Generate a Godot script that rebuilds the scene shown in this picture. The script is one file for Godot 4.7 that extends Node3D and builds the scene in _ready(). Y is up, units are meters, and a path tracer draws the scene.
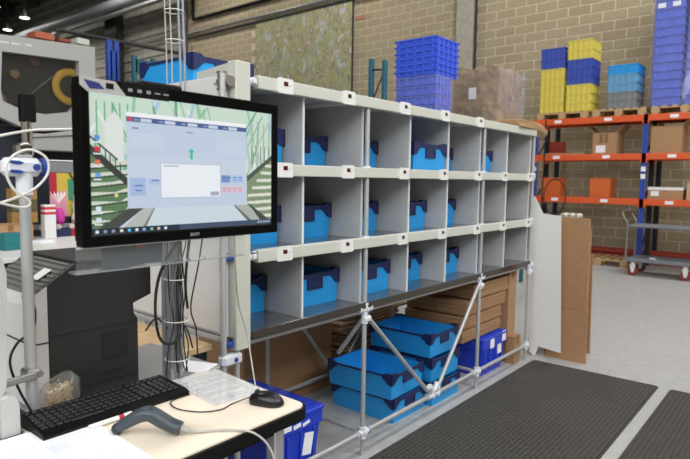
extends Node3D

var M := {}
var used := {}
var rng := RandomNumberGenerator.new()

# ------------------------------------------------------------------ helpers: shapes
func sn() -> SurfaceTool:
	var s := SurfaceTool.new()
	s.begin(Mesh.PRIMITIVE_TRIANGLES)
	s.set_smooth_group(-1)
	return s

func tri(s: SurfaceTool, a: Vector3, b: Vector3, c: Vector3, o: Vector3) -> void:
	if (b - a).cross(c - a).dot(o) > 0.0:
		var t := b
		b = c
		c = t
	s.add_vertex(a)
	s.add_vertex(b)
	s.add_vertex(c)

func quad(s: SurfaceTool, a: Vector3, b: Vector3, c: Vector3, d: Vector3, o: Vector3) -> void:
	tri(s, a, b, c, o)
	tri(s, a, c, d, o)

# a quad with print coordinates: a is the print's top-left, then clockwise
func print_quad(s: SurfaceTool, a: Vector3, b: Vector3, c: Vector3, d: Vector3) -> void:
	var p := [a, b, c, a, c, d]
	var u := [Vector2(0, 0), Vector2(1, 0), Vector2(1, 1), Vector2(0, 0), Vector2(1, 1), Vector2(0, 1)]
	for i in 6:
		s.set_uv(u[i])
		s.add_vertex(p[i])

func rbox(s: SurfaceTool, c: Vector3, size: Vector3, bev := 0.003, basis := Basis()) -> void:
	s.set_smooth_group(-1)
	var h := size / 2.0
	bev = minf(bev, minf(h.x, minf(h.y, h.z)) * 0.6)
	var q := h - Vector3(bev, bev, bev)
	for ax in 3:
		var u := (ax + 1) % 3
		var v := (ax + 2) % 3
		for sg in [-1.0, 1.0]:
			var pts := []
			for k in [[-1, -1], [1, -1], [1, 1], [-1, 1]]:
				var p := Vector3()
				p[ax] = sg * h[ax]
				p[u] = k[0] * q[u]
				p[v] = k[1] * q[v]
				pts.append(c + basis * p)
			var o := Vector3()
			o[ax] = sg
			quad(s, pts[0], pts[1], pts[2], pts[3], basis * o)
		if bev > 0.0:
			for su in [-1.0, 1.0]:
				for sv in [-1.0, 1.0]:
					var pts := []
					for k in [[-1, 0], [1, 0], [1, 1], [-1, 1]]:
						var p := Vector3()
						p[ax] = k[0] * q[ax]
						p[u] = su * (h[u] if k[1] == 0 else q[u])
						p[v] = sv * (q[v] if k[1] == 0 else h[v])
						pts.append(c + basis * p)
					var o := Vector3()
					o[u] = su
					o[v] = sv
					quad(s, pts[0], pts[1], pts[2], pts[3], basis * o)
	if bev > 0.0:
		for sx in [-1.0, 1.0]:
			for sy in [-1.0, 1.0]:
				for sz in [-1.0, 1.0]:
					var o := Vector3(sx, sy, sz)
					tri(s, c + basis * (o * Vector3(h.x, q.y, q.z)), c + basis * (o * Vector3(q.x, h.y, q.z)), c + basis * (o * Vector3(q.x, q.y, h.z)), basis * o)

# box from its low corner to its high corner
func bx(s: SurfaceTool, a: Vector3, b: Vector3, bev := 0.003) -> void:
	rbox(s, (a + b) / 2.0, (b - a).abs(), bev)

func side_of(d: Vector3) -> Vector3:
	var up := Vector3.UP if absf(d.y) < 0.9 else Vector3.RIGHT
	return d.cross(up).normalized()

func cyl(s: SurfaceTool, a: Vector3, b: Vector3, r0: float, r1 := -1.0, seg := 14, caps := true) -> void:
	if r1 < 0.0:
		r1 = r0
	var d := (b - a).normalized()
	var u := side_of(d)
	var v := d.cross(u)
	for i in seg:
		var t0 := TAU * i / seg
		var t1 := TAU * (i + 1) / seg
		var n0 := u * cos(t0) + v * sin(t0)
		var n1 := u * cos(t1) + v * sin(t1)
		s.set_smooth_group(1)
		quad(s, a + n0 * r0, a + n1 * r0, b + n1 * r1, b + n0 * r1, n0 + n1)
		if caps:
			s.set_smooth_group(-1)
			tri(s, a, a + n0 * r0, a + n1 * r0, -d)
			tri(s, b, b + n0 * r1, b + n1 * r1, d)
	s.set_smooth_group(-1)

func spline(pts: Array, n := 6) -> Array:
	var out := []
	for i in pts.size() - 1:
		var p0: Vector3 = pts[maxi(i - 1, 0)]
		var p1: Vector3 = pts[i]
		var p2: Vector3 = pts[i + 1]
		var p3: Vector3 = pts[mini(i + 2, pts.size() - 1)]
		for k in n:
			out.append(p1.cubic_interpolate(p2, p0, p3, float(k) / n))
	out.append(pts[pts.size() - 1])
	return out

# a tube along points; rx and ry are half widths (number or one per point), ry along the 'up' hint
func sweep(s: SurfaceTool, pts: Array, rad, seg := 8, flat_ratio := 1.0) -> void:
	var rings := []
	var u := side_of((pts[1] - pts[0]).normalized())
	for i in pts.size():
		var d: Vector3 = (pts[mini(i + 1, pts.size() - 1)] - pts[maxi(i - 1, 0)]).normalized()
		u = (u - d * u.dot(d)).normalized()
		var v := d.cross(u)
		var r: float = rad[i] if rad is Array else rad
		var ring := []
		for k in seg:
			var t := TAU * k / seg
			ring.append(pts[i] + u * cos(t) * r * flat_ratio + v * sin(t) * r)
		rings.append(ring)
	s.set_smooth_group(1)
	for i in rings.size() - 1:
		for k in seg:
			var k1 := (k + 1) % seg
			var o: Vector3 = (rings[i][k] + rings[i][k1]) / 2.0 - pts[i]
			quad(s, rings[i][k], rings[i][k1], rings[i + 1][k1], rings[i + 1][k], o)
	for e in [0, rings.size() - 1]:
		var o: Vector3 = pts[0] - pts[1] if e == 0 else pts[e] - pts[e - 1]
		for k in seg:
			tri(s, pts[e], rings[e][k], rings[e][(k + 1) % seg], o)
	s.set_smooth_group(-1)

# a polygon in the local xy plane pushed along local z from z0 to z1
func prism(s: SurfaceTool, poly: PackedVector2Array, z0: float, z1: float, x := Transform3D(), smooth_side := false) -> void:
	var idx := Geometry2D.triangulate_polygon(poly)
	var sgn := -1.0 if Geometry2D.is_polygon_clockwise(poly) else 1.0
	s.set_smooth_group(-1)
	for i in range(0, idx.size(), 3):
		for z in [z0, z1]:
			var o := Vector3(0, 0, 1 if z == maxf(z0, z1) else -1)
			tri(s, x * Vector3(poly[idx[i]].x, poly[idx[i]].y, z), x * Vector3(poly[idx[i + 1]].x, poly[idx[i + 1]].y, z), x * Vector3(poly[idx[i + 2]].x, poly[idx[i + 2]].y, z), x.basis * o)
	if smooth_side:
		s.set_smooth_group(1)
	for i in poly.size():
		var a := poly[i]
		var b := poly[(i + 1) % poly.size()]
		var o := Vector3((b - a).y, -(b - a).x, 0) * sgn
		if Geometry2D.is_polygon_clockwise(PackedVector2Array([Vector2(0, 0), Vector2(1, 0), Vector2(1, 1)])):
			o = -o
		quad(s, x * Vector3(a.x, a.y, z0), x * Vector3(b.x, b.y, z0), x * Vector3(b.x, b.y, z1), x * Vector3(a.x, a.y, z1), x.basis * o)
	s.set_smooth_group(-1)

# a profile of (radius, height) turned round the local y axis
func lathe(s: SurfaceTool, prof: Array, seg := 16, x := Transform3D()) -> void:
	s.set_smooth_group(2)
	for j in prof.size() - 1:
		var p: Vector2 = prof[j]
		var q: Vector2 = prof[j + 1]
		for i in seg:
			var t0 := TAU * i / seg
			var t1 := TAU * (i + 1) / seg
			var c0 := Vector3(cos(t0), 0, sin(t0))
			var c1 := Vector3(cos(t1), 0, sin(t1))
			var n := Vector3((q.y - p.y), -(q.x - p.x), 0)
			var o := (c0 + c1).normalized() * n.x + Vector3.UP * n.y
			quad(s, x * (c0 * p.x + Vector3.UP * p.y), x * (c1 * p.x + Vector3.UP * p.y), x * (c1 * q.x + Vector3.UP * q.y), x * (c0 * q.x + Vector3.UP * q.y), x.basis * o)
	s.set_smooth_group(-1)

func ellipsoid(s: SurfaceTool, c: Vector3, r: Vector3, seg := 16, rows := 10) -> void:
	var prof := []
	for j in rows + 1:
		var a := PI * j / rows - PI / 2.0
		prof.append(Vector2(maxf(cos(a), 0.0001), sin(a)))
	lathe(s, prof, seg, Transform3D(Basis.from_scale(r), c))

func ring_band(s: SurfaceTool, c: Vector3, x: Basis, r: float, t: float, seg := 24, tube := 6) -> void:
	s.set_smooth_group(3)
	for i in seg:
		for k in tube:
			var p := []
			for e in [[i, k], [i + 1, k], [i + 1, k + 1], [i, k + 1]]:
				var a: float = TAU * e[0] / seg
				var b: float = TAU * e[1] / tube
				p.append(c + x * (Vector3(cos(a), sin(a), 0) * (r + t * cos(b)) + Vector3(0, 0, t * sin(b))))
			var am := TAU * (i + 0.5) / seg
			quad(s, p[0], p[1], p[2], p[3], (p[0] + p[2]) / 2.0 - (c + x * (Vector3(cos(am), sin(am), 0) * r)))
	s.set_smooth_group(-1)

# an open tub: outer and inner walls, floor and top edge; origin at the middle of its base
func tub(s: SurfaceTool, w: float, d: float, h: float, t := 0.006, taper := 0.012) -> void:
	var o := []
	var n := []
	for k in [[-1, -1], [1, -1], [1, 1], [-1, 1]]:
		o.append([Vector3(k[0] * (w / 2 - taper), 0, k[1] * (d / 2 - taper)), Vector3(k[0] * w / 2, h, k[1] * d / 2)])
		n.append([Vector3(k[0] * (w / 2 - taper - t), t, k[1] * (d / 2 - taper - t)), Vector3(k[0] * (w / 2 - t), h, k[1] * (d / 2 - t))])
	for i in 4:
		var j := (i + 1) % 4
		var out: Vector3 = (o[i][0] + o[j][0]) * Vector3(1, 0, 1)
		quad(s, o[i][0], o[j][0], o[j][1], o[i][1], out)
		quad(s, n[i][0], n[j][0], n[j][1], n[i][1], -out)
		quad(s, o[i][1], o[j][1], n[j][1], n[i][1], Vector3.UP)
	quad(s, o[0][0], o[1][0], o[2][0], o[3][0], Vector3.DOWN)
	quad(s, n[0][0], n[1][0], n[2][0], n[3][0], Vector3.UP)

func round_rect(w: float, h: float, r: float, seg := 5) -> PackedVector2Array:
	var p := PackedVector2Array()
	for c in [[1, 1, 0.0], [-1, 1, 90.0], [-1, -1, 180.0], [1, -1, 270.0]]:
		for k in seg + 1:
			var a := deg_to_rad(c[2] + 90.0 * k / seg)
			p.append(Vector2(c[0] * (w / 2 - r) + cos(a) * r, c[1] * (h / 2 - r) + sin(a) * r))
	return p

# polygon laid flat: its xy goes to world x and -z, pushed up from y0 to y1
func flat_x(at := Vector3.ZERO) -> Transform3D:
	return Transform3D(Basis(Vector3.RIGHT, -PI / 2.0), at)

# ------------------------------------------------------------------ helpers: things
func numbered(called: String) -> String:
	if not used.has(called):
		used[called] = 0
		return called
	used[called] += 1
	return "%s_%03d" % [called, used[called]]

func mi(called: String, s: SurfaceTool, m: Material) -> MeshInstance3D:
	s.generate_normals()
	var o := MeshInstance3D.new()
	o.name = called
	o.mesh = s.commit()
	o.mesh.surface_set_material(0, m)
	o.cast_shadow = GeometryInstance3D.SHADOW_CASTING_SETTING_ON
	return o

func part(parent: Node, called: String, s: SurfaceTool, m: Material, label := "") -> MeshInstance3D:
	var o := mi(called, s, m)
	parent.add_child(o, true)
	if label:
		o.set_meta("label", label)
	return o

func thing(called: String, label: String, category: String, at := Vector3.ZERO, turn := 0.0, group := "") -> Node3D:
	var o := Node3D.new()
	o.name = numbered(called)
	add_child(o)
	o.position = at
	o.rotation.y = turn
	o.set_meta("label", label)
	o.set_meta("category", category)
	if group:
		o.set_meta("group", group)
	return o

func single(called: String, label: String, category: String, s: SurfaceTool, m: Material, at := Vector3.ZERO, turn := 0.0, group := "") -> MeshInstance3D:
	var o := mi(numbered(called), s, m)
	add_child(o)
	o.position = at
	o.rotation.y = turn
	o.set_meta("label", label)
	o.set_meta("category", category)
	if group:
		o.set_meta("group", group)
	return o

func structure(called: String, label: String, category: String, s: SurfaceTool, m: Material) -> MeshInstance3D:
	var o := single(called, label, category, s, m)
	o.set_meta("kind", "structure")
	return o

func again(o: Node3D, called: String, at: Vector3, turn: float, label := "", group := "") -> Node3D:
	var c: Node3D = o.duplicate()
	c.name = numbered(called)
	add_child(c)
	c.position = at
	c.rotation.y = turn
	if label:
		c.set_meta("label", label)
	if group:
		c.set_meta("group", group)
	return c

# ------------------------------------------------------------------ helpers: materials
func mat(c: Color, rough := 0.6, metal := 0.0, spec := 0.5) -> StandardMaterial3D:
	var m := StandardMaterial3D.new()
	m.albedo_color = c
	m.roughness = rough
	m.metallic = metal
	m.metallic_specular = spec
	return m

func noise_image(c0: Color, c1: Color, freq: float, seed_: int, size := 256, octaves := 4, contrast := 1.0) -> ImageTexture:
	var n := FastNoiseLite.new()
	n.seed = seed_
	n.frequency = freq
	n.fractal_octaves = octaves
	var g := n.get_seamless_image(size, size)
	var im := Image.create(size, size, false, Image.FORMAT_RGB8)
	for y in size:
		for x in size:
			var v := clampf((g.get_pixel(x, y).r - 0.5) * contrast + 0.5, 0.0, 1.0)
			im.set_pixel(x, y, c0.lerp(c1, v))
	return ImageTexture.create_from_image(im)

func nmat(c0: Color, c1: Color, freq: float, seed_: int, metres: float, rough := 0.7, contrast := 1.4, metal := 0.0, octaves := 4, size := 256) -> StandardMaterial3D:
	var m := mat(Color.WHITE, rough, metal)
	m.albedo_texture = noise_image(c0, c1, freq, seed_, size, octaves, contrast)
	m.uv1_triplanar = true
	m.uv1_world_triplanar = true
	m.uv1_scale = Vector3.ONE / metres
	return m

func rgb(r: int, g: int, b: int) -> Color:
	return Color(r / 255.0, g / 255.0, b / 255.0)

func printed(im: Image, rough := 0.6) -> StandardMaterial3D:
	var m := mat(Color.WHITE, rough)
	m.albedo_texture = ImageTexture.create_from_image(im)
	return m

func paint(im: Image, pts: Array, c: Color) -> void:
	# fills a polygon given in 0..1 picture coordinates
	var w := im.get_width()
	var h := im.get_height()
	var p := PackedVector2Array()
	var lo := Vector2(1e9, 1e9)
	var hi := Vector2(-1e9, -1e9)
	for q in pts:
		var v := Vector2(q[0] * w, q[1] * h)
		p.append(v)
		lo = lo.min(v)
		hi = hi.max(v)
	for y in range(maxi(0, floori(lo.y)), mini(h, ceili(hi.y))):
		for x in range(maxi(0, floori(lo.x)), mini(w, ceili(hi.x))):
			if Geometry2D.is_point_in_polygon(Vector2(x + 0.5, y + 0.5), p):
				im.set_pixel(x, y, c)

func fill(im: Image, x0: float, y0: float, x1: float, y1: float, c: Color) -> void:
	var w := im.get_width()
	var h := im.get_height()
	im.fill_rect(Rect2i(roundi(x0 * w), roundi(y0 * h), maxi(1, roundi((x1 - x0) * w)), maxi(1, roundi((y1 - y0) * h))), c)

func make_materials() -> void:
	M.floor = nmat(rgb(168, 169, 169), rgb(180, 181, 180), 0.03, 3, 1.9, 0.5, 1.3, 0.0, 5, 512)
	M.mat = mat(rgb(66, 64, 61), 0.75)
	var hb := Image.create(64, 64, false, Image.FORMAT_RGB8)
	for y in 64:
		for x in 64:
			var fx := fposmod(x / 32.0, 1.0) - 0.5
			var fy := fposmod(y / 32.0, 1.0) - 0.5
			var v := clampf(1.0 - (fx * fx + fy * fy) / 0.17, 0.0, 1.0)
			hb.set_pixel(x, y, Color(v, v, v))
	M.mat.heightmap_enabled = true
	M.mat.heightmap_texture = ImageTexture.create_from_image(hb)
	M.mat.heightmap_scale = 0.8
	M.mat.uv1_triplanar = true
	M.mat.uv1_world_triplanar = true
	M.mat.uv1_scale = Vector3.ONE / 0.06
	M.mortar = nmat(rgb(200, 188, 164), rgb(212, 200, 178), 0.05, 5, 1.5, 0.95)
	M.block = []
	for k in 4:
		var d := [0, 3, -4, 1][k] as int
		M.block.append(nmat(rgb(158 + d, 145 + d, 117 + d), rgb(176 + d, 162 + d, 133 + d), 0.06, 11 + k, 0.9, 0.95))
	M.red_brick = nmat(rgb(170, 110, 88), rgb(186, 130, 105), 0.06, 17, 0.8, 0.95)
	M.concrete = nmat(rgb(160, 156, 142), rgb(178, 174, 160), 0.03, 21, 1.4, 0.9)
	M.cladding = nmat(rgb(130, 127, 115), rgb(150, 147, 134), 0.02, 23, 3.0, 0.55)
	M.dark_wall = mat(rgb(62, 60, 58), 0.9)
	M.ceiling = mat(rgb(58, 56, 52), 0.95)
	M.dark_steel = mat(rgb(52, 50, 48), 0.6, 0.3)
	M.steel = mat(rgb(150, 150, 150), 0.4, 0.7)
	M.alu = mat(rgb(198, 198, 198), 0.38, 0.75)
	M.tube = mat(rgb(186, 187, 187), 0.4, 0.35)
	M.clamp = mat(rgb(222, 224, 230), 0.4)
	M.clamp_blue = mat(rgb(40, 70, 150), 0.5)
	M.cream = mat(rgb(200, 201, 191), 0.5)
	M.white_plastic = mat(rgb(228, 228, 226), 0.4)
	M.off_white = mat(rgb(216, 214, 212), 0.5)
	M.panel = nmat(rgb(194, 194, 194), rgb(200, 200, 200), 0.03, 31, 0.6, 0.5)
	M.shelf = mat(rgb(120, 122, 124), 0.14, 0.55)
	M.lip = mat(rgb(88, 82, 77), 0.16, 0.85)
	M.edge_white = mat(rgb(225, 226, 226), 0.45)
	M.black = mat(rgb(13, 13, 14), 0.5, 0.0, 0.3)
	M.gloss_black = mat(rgb(8, 8, 9), 0.3, 0.0, 0.22)
	M.dark_plastic = mat(rgb(40, 40, 41), 0.5)
	M.dark_recess = mat(rgb(27, 27, 28), 0.6)
	M.rubber = mat(rgb(24, 24, 26), 0.6)
	M.led = mat(rgb(70, 14, 12), 0.3)
	M.blue = mat(rgb(38, 156, 228), 0.42)
	M.navy = mat(rgb(28, 38, 88), 0.5)
	M.royal = mat(rgb(38, 68, 200), 0.42)
	M.tray_blue = mat(rgb(66, 100, 226), 0.45)
	M.royal_light = mat(rgb(92, 114, 222), 0.45)
	M.yellow = mat(rgb(226, 210, 96), 0.5)
	M.dusty_blue = mat(rgb(66, 88, 186), 0.5)
	M.pale_blue = mat(rgb(110, 165, 205), 0.5)
	M.grey_plastic = mat(rgb(134, 138, 140), 0.5)
	M.cardboard = nmat(rgb(170, 132, 96), rgb(186, 148, 110), 0.04, 41, 0.5, 0.9, 0.7)
	M.cardboard2 = nmat(rgb(158, 120, 86), rgb(174, 136, 100), 0.04, 42, 0.5, 0.9, 0.7)
	M.cardboard3 = nmat(rgb(196, 162, 124), rgb(208, 176, 140), 0.04, 43, 0.5, 0.9, 0.7)
	M.card_edge = mat(rgb(140, 104, 72), 0.95)
	M.wood = nmat(rgb(196, 166, 124), rgb(216, 188, 148), 0.03, 45, 0.5, 0.8)
	M.pallet = nmat(rgb(178, 146, 104), rgb(204, 176, 132), 0.04, 46, 0.4, 0.9)
	M.desk = nmat(rgb(234, 220, 200), rgb(240, 227, 208), 0.2, 47, 0.2, 0.4)
	M.paper = mat(rgb(244, 245, 250), 0.8)
	M.orange = mat(rgb(224, 92, 42), 0.5)
	M.bin_orange = mat(rgb(222, 112, 54), 0.5)
	M.rack_blue = mat(rgb(46, 78, 170), 0.5)
	M.rack_dark = mat(rgb(34, 38, 52), 0.6)
	M.teal = mat(rgb(40, 96, 112), 0.5)
	M.red = mat(rgb(158, 54, 40), 0.6)
	M.grey_paint = mat(rgb(120, 124, 132), 0.5)
	M.machine = mat(rgb(168, 167, 164), 0.5)
	M.machine_dark = mat(rgb(44, 44, 46), 0.5)
	M.amber = mat(rgb(232, 186, 70), 0.5)
	M.cable_grey = mat(rgb(176, 174, 168), 0.5)
	M.cable_white = mat(rgb(214, 212, 204), 0.5)
	M.cable_mid = mat(rgb(112, 112, 112), 0.55)
	M.heap = nmat(rgb(144, 121, 92), rgb(178, 155, 123), 0.02, 49, 1.2, 0.6, 1.3)
	M.guard = mat(rgb(40, 76, 168), 0.5)
	M.dull_alu = mat(rgb(158, 161, 166), 0.45, 0.5)
	M.printer_grey = mat(rgb(112, 111, 108), 0.5)
	M.soft_white = mat(rgb(196, 195, 193), 0.5)
	M.scanner = mat(rgb(62, 70, 78), 0.35)
	M.rubber_band = mat(rgb(190, 160, 112), 0.7)
	M.magenta = mat(rgb(216, 60, 170), 0.6)
	M.teal_box = mat(rgb(30, 120, 124), 0.6)
	M.chrome = mat(rgb(200, 196, 194), 0.18, 0.95)
	M.glass = mat(Color(0.75, 0.78, 0.8, 0.06), 0.03)
	M.dark_glass = mat(Color(0.05, 0.05, 0.05, 0.2), 0.06)
	M.dark_glass.transparency = BaseMaterial3D.TRANSPARENCY_ALPHA
	M.glass.transparency = BaseMaterial3D.TRANSPARENCY_ALPHA
	M.film = mat(Color(0.86, 0.87, 0.93, 0.07), 0.1)
	M.film.transparency = BaseMaterial3D.TRANSPARENCY_ALPHA
	M.bag = mat(Color(0.92, 0.9, 0.86, 0.1), 0.12)
	M.bag.transparency = BaseMaterial3D.TRANSPARENCY_ALPHA
	M.sheet_cover = mat(Color(0.95, 0.95, 0.95, 0.12), 0.05)
	M.sheet_cover.transparency = BaseMaterial3D.TRANSPARENCY_ALPHA
	M.lamp = mat(rgb(255, 250, 240), 0.5)
	M.lamp.emission_enabled = true
	M.lamp.emission = rgb(255, 246, 232)
	M.lamp.emission_energy_multiplier = 6.0

# ------------------------------------------------------------------ builders
const ORD := ["first", "second", "third", "fourth", "fifth", "sixth", "seventh", "eighth", "ninth", "tenth", "eleventh", "twelfth", "thirteenth", "fourteenth", "fifteenth"]
const BAY := 0.489
const B0 := 0.0065

func ceiling_lamp(at: Vector3, label: String, energy: float, k := 1.0) -> void:
	var t := thing("ceiling_lamp", label, "lamp", at, 0, "high bay lamps under the roof")
	var s := sn()
	lathe(s, [Vector2(0.05 * k, 0.34), Vector2(0.12 * k, 0.3), Vector2(0.16 * k, 0.16), Vector2(0.36 * k, 0.0), Vector2(0.345 * k, 0.0), Vector2(0.15 * k, 0.15)], 20)
	part(t, "reflector", s, M.steel)
	s = sn()
	lathe(s, [Vector2(0.34 * k, 0.012), Vector2(0.3 * k, 0.0), Vector2(0.0001, -0.01)], 20)
	part(t, "diffuser", s, M.lamp)
	s = sn()
	cyl(s, Vector3(0, 0.33, 0), Vector3(0, 11.0 - at.y, 0), 0.015)
	part(t, "hanger", s, M.dark_steel)
	var l := AreaLight3D.new()
	l.name = "lamp_light"
	l.area_size = Vector2(0.62 * k, 0.62 * k)
	l.light_energy = energy
	l.light_color = Color(1.0, 0.985, 0.965)
	l.shadow_enabled = true
	l.area_range = 60.0
	l.area_attenuation = 2.0
	l.rotation.x = -PI / 2.0
	l.position = Vector3(0, -0.05, 0)
	t.add_child(l)

# stacking box: blue tub with navy rim, corner brackets and handle panels; front looks to +z
func storage_box(called: String, label: String, w: float, d: float, h: float, at: Vector3, turn := 0.0, group := "") -> Node3D:
	var t := thing(called, label, "storage box", at, turn, group)
	var s := sn()
	tub(s, w - 0.012, d - 0.012, h - 0.004, 0.006, 0.006)
	part(t, "body", s, M.blue)
	s = sn()
	var r := h * 0.15
	for k in [[0, 1], [0, -1]]:
		bx(s, Vector3(-w / 2, h - r, k[1] * d / 2 - 0.006 * k[1]), Vector3(w / 2, h, k[1] * d / 2), 0.002)
	for k in [1, -1]:
		bx(s, Vector3(k * w / 2 - 0.006 * k, h - r * 0.6, -d / 2), Vector3(k * w / 2, h, d / 2), 0.002)
	part(t, "rim", s, M.navy)
	for sx in [-1, 1]:
		for sz in [-1, 1]:
			s = sn()
			var p := PackedVector2Array([Vector2(0, h + 0.012), Vector2(0.055, h + 0.012), Vector2(0.075, h), Vector2(0.085, h - r), Vector2(0.06, h - r * 1.5), Vector2(0.035, h * 0.62), Vector2(0, h * 0.58)])
			prism(s, p, 0.0, 0.008, Transform3D(Basis(Vector3(-sx, 0, 0), Vector3.UP, Vector3(0, 0, -sz)), Vector3(sx * (w / 2 + 0.001), 0, sz * (d / 2 + 0.001))))
			prism(s, p, 0.0, 0.008, Transform3D(Basis(Vector3(0, 0, -sz), Vector3.UP, Vector3(-sx, 0, 0)), Vector3(sx * (w / 2 + 0.001), 0, sz * (d / 2 + 0.001))))
			part(t, "corner_bracket", s, M.navy)
	for sz in [-1, 1]:
		s = sn()
		var a := w * 0.15
		var y0 := h * 0.5
		# frame round the hand hole
		var z0: float = sz * (d / 2 - 0.008)
		var z1: float = sz * (d / 2 + 0.002)
		bx(s, Vector3(-a, h - r * 1.4, z0), Vector3(a, h - r * 0.9, z1), 0.002)
		bx(s, Vector3(-a, y0, z0), Vector3(a, y0 + 0.014, z1), 0.002)
		for k in [-1, 1]:
			bx(s, Vector3(k * a - k * 0.014, y0, z0), Vector3(k * a, h - r, z1), 0.002)
		var hp := part(t, "handle", s, M.navy)
		s = sn()
		bx(s, Vector3(-a + 0.012, y0 + 0.012, sz * (d / 2 - 0.006)), Vector3(a - 0.012, h - r * 1.2, sz * (d / 2 - 0.002)), 0.0)
		part(hp, "hand_hole", s, M.navy)
	return t

# lidded distribution tote in one strong colour
func lidded_tote(label: String, w: float, d: float, h: float, at: Vector3, turn := 0.0) -> Node3D:
	var t := thing("lidded_tote", label, "tote", at, turn)
	var s := sn()
	tub(s, w - 0.02, d - 0.02, h - 0.035, 0.006, 0.03)
	part(t, "body", s, M.royal)
	for k in [-1, 1]:
		for j in 4:
			s = sn()
			var x := -w * 0.36 + j * w * 0.24
			bx(s, Vector3(x - 0.012, 0.05, k * (d / 2 - 0.036)), Vector3(x + 0.012, h - 0.12, k * (d / 2 - 0.008)), 0.004)
			part(t, "rib", s, M.royal)
	s = sn()
	for k in [-1, 1]:
		bx(s, Vector3(-w / 2 + 0.004, h - 0.11, k * (d / 2 - 0.02)), Vector3(w / 2 - 0.004, h - 0.03, k * d / 2), 0.005)
		bx(s, Vector3(k * (w / 2 - 0.02), h - 0.11, -d / 2 + 0.004), Vector3(k * w / 2, h - 0.03, d / 2 - 0.004), 0.005)
	part(t, "collar", s, M.royal)
	for k in [-1, 1]:
		s = sn()
		bx(s, Vector3(minf(0.003 * k, k * (w / 2 + 0.006)), h - 0.035, -d / 2 - 0.006), Vector3(maxf(0.003 * k, k * (w / 2 + 0.006)), h - 0.012, d / 2 + 0.006), 0.005)
		for j in 3:
			var z := -d * 0.3 + j * d * 0.3
			bx(s, Vector3(k * w * 0.12, h - 0.014, z - d * 0.1), Vector3(k * w * 0.42, h - 0.004, z + d * 0.1), 0.004)
		bx(s, Vector3(k * (w / 2 - 0.01), h - 0.06, -d * 0.35), Vector3(k * (w / 2 + 0.006), h - 0.012, d * 0.35), 0.004)
		part(t, "lid_flap", s, M.royal)
	return t

# shallow stacking tray seen from far away: ribbed tub with a flange
func tray(called: String, label: String, w: float, d: float, h: float, m: Material, at: Vector3, group: String) -> Node3D:
	var t := thing(called, label, "tray", at, 0.0, group)
	var s := sn()
	tub(s, w - 0.03, d - 0.03, h, 0.008, 0.01)
	part(t, "body", s, m)
	s = sn()
	for k in [-1, 1]:
		bx(s, Vector3(-w / 2, h - 0.022, k * (d / 2 - 0.02)), Vector3(w / 2, h - 0.002, k * d / 2), 0.003)
		bx(s, Vector3(k * (w / 2 - 0.02), h - 0.022, -d / 2), Vector3(k * w / 2, h - 0.002, d / 2), 0.003)
		for j in 5:
			var f := -0.4 + j * 0.2
			bx(s, Vector3(w * f - 0.012, 0.004, k * (d / 2 - 0.02)), Vector3(w * f + 0.012, h - 0.02, k * (d / 2 - 0.003)), 0.002)
			bx(s, Vector3(k * (w / 2 - 0.02), 0.004, d * f - 0.012), Vector3(k * (w / 2 - 0.003), h - 0.02, d * f + 0.012), 0.002)
	part(t, "ribbed_rim", s, m)
	return t

# closed carton with flaps; front looks to +z
func carton(label: String, w: float, d: float, h: float, at: Vector3, turn: float, m: Material, open := false, group := "") -> Node3D:
	var t := thing("cardboard_box", label, "box", at, turn, group)
	var s := sn()
	tub(s, w, d, h, 0.006, 0.0)
	part(t, "body", s, m)
	for k in [-1, 1]:
		s = sn()
		if open:
			rbox(s, Vector3(k * (w / 2 + 0.05), h + 0.07, 0), Vector3(0.006, 0.2, d * 0.98), 0.001, Basis(Vector3(0, 0, 1), -k * 0.7))
		else:
			rbox(s, Vector3(0, h + 0.003 + 0.002 * (k + 1), k * d / 4), Vector3(w, 0.005, d / 2 - 0.004), 0.001, Basis(Vector3(1, 0, 0), 0.02 * k))
		part(t, "flap", s, m)
	if not open:
		s = sn()
		bx(s, Vector3(-0.025, h - 0.06, d / 2), Vector3(0.025, h + 0.004, d / 2 + 0.0015), 0.0)
		part(t, "tape", s, M.card_edge)
	return t

func pallet(label: String, at: Vector3, w: float, d: float, group := "", turn := 0.0) -> Node3D:
	var t := thing("wooden_pallet", label, "pallet", at, turn, group)
	for i in 7:
		var s := sn()
		var z := -d / 2 + 0.05 + i * (d - 0.1) / 6.0
		bx(s, Vector3(-w / 2, 0.122, z - 0.045), Vector3(w / 2, 0.144, z + 0.045), 0.003)
		part(t, "deck_board", s, M.pallet)
	for i in 3:
		var s := sn()
		var x := -w / 2 + 0.05 + i * (w - 0.1) / 2.0
		bx(s, Vector3(x - 0.05, 0.1, -d / 2), Vector3(x + 0.05, 0.122, d / 2), 0.003)
		part(t, "stringer_board", s, M.pallet)
		for j in 3:
			s = sn()
			var z := -d / 2 + 0.07 + j * (d - 0.14) / 2.0
			bx(s, Vector3(x - 0.05, 0.02, z - 0.07), Vector3(x + 0.05, 0.1, z + 0.07), 0.004)
			part(t, "spacer_block", s, M.pallet)
	for j in 3:
		var s := sn()
		var z := -d / 2 + 0.07 + j * (d - 0.14) / 2.0
		bx(s, Vector3(-w / 2, 0.0, z - 0.05), Vector3(w / 2, 0.02, z + 0.05), 0.003)
		part(t, "bottom_board", s, M.pallet)
	return t

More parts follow.
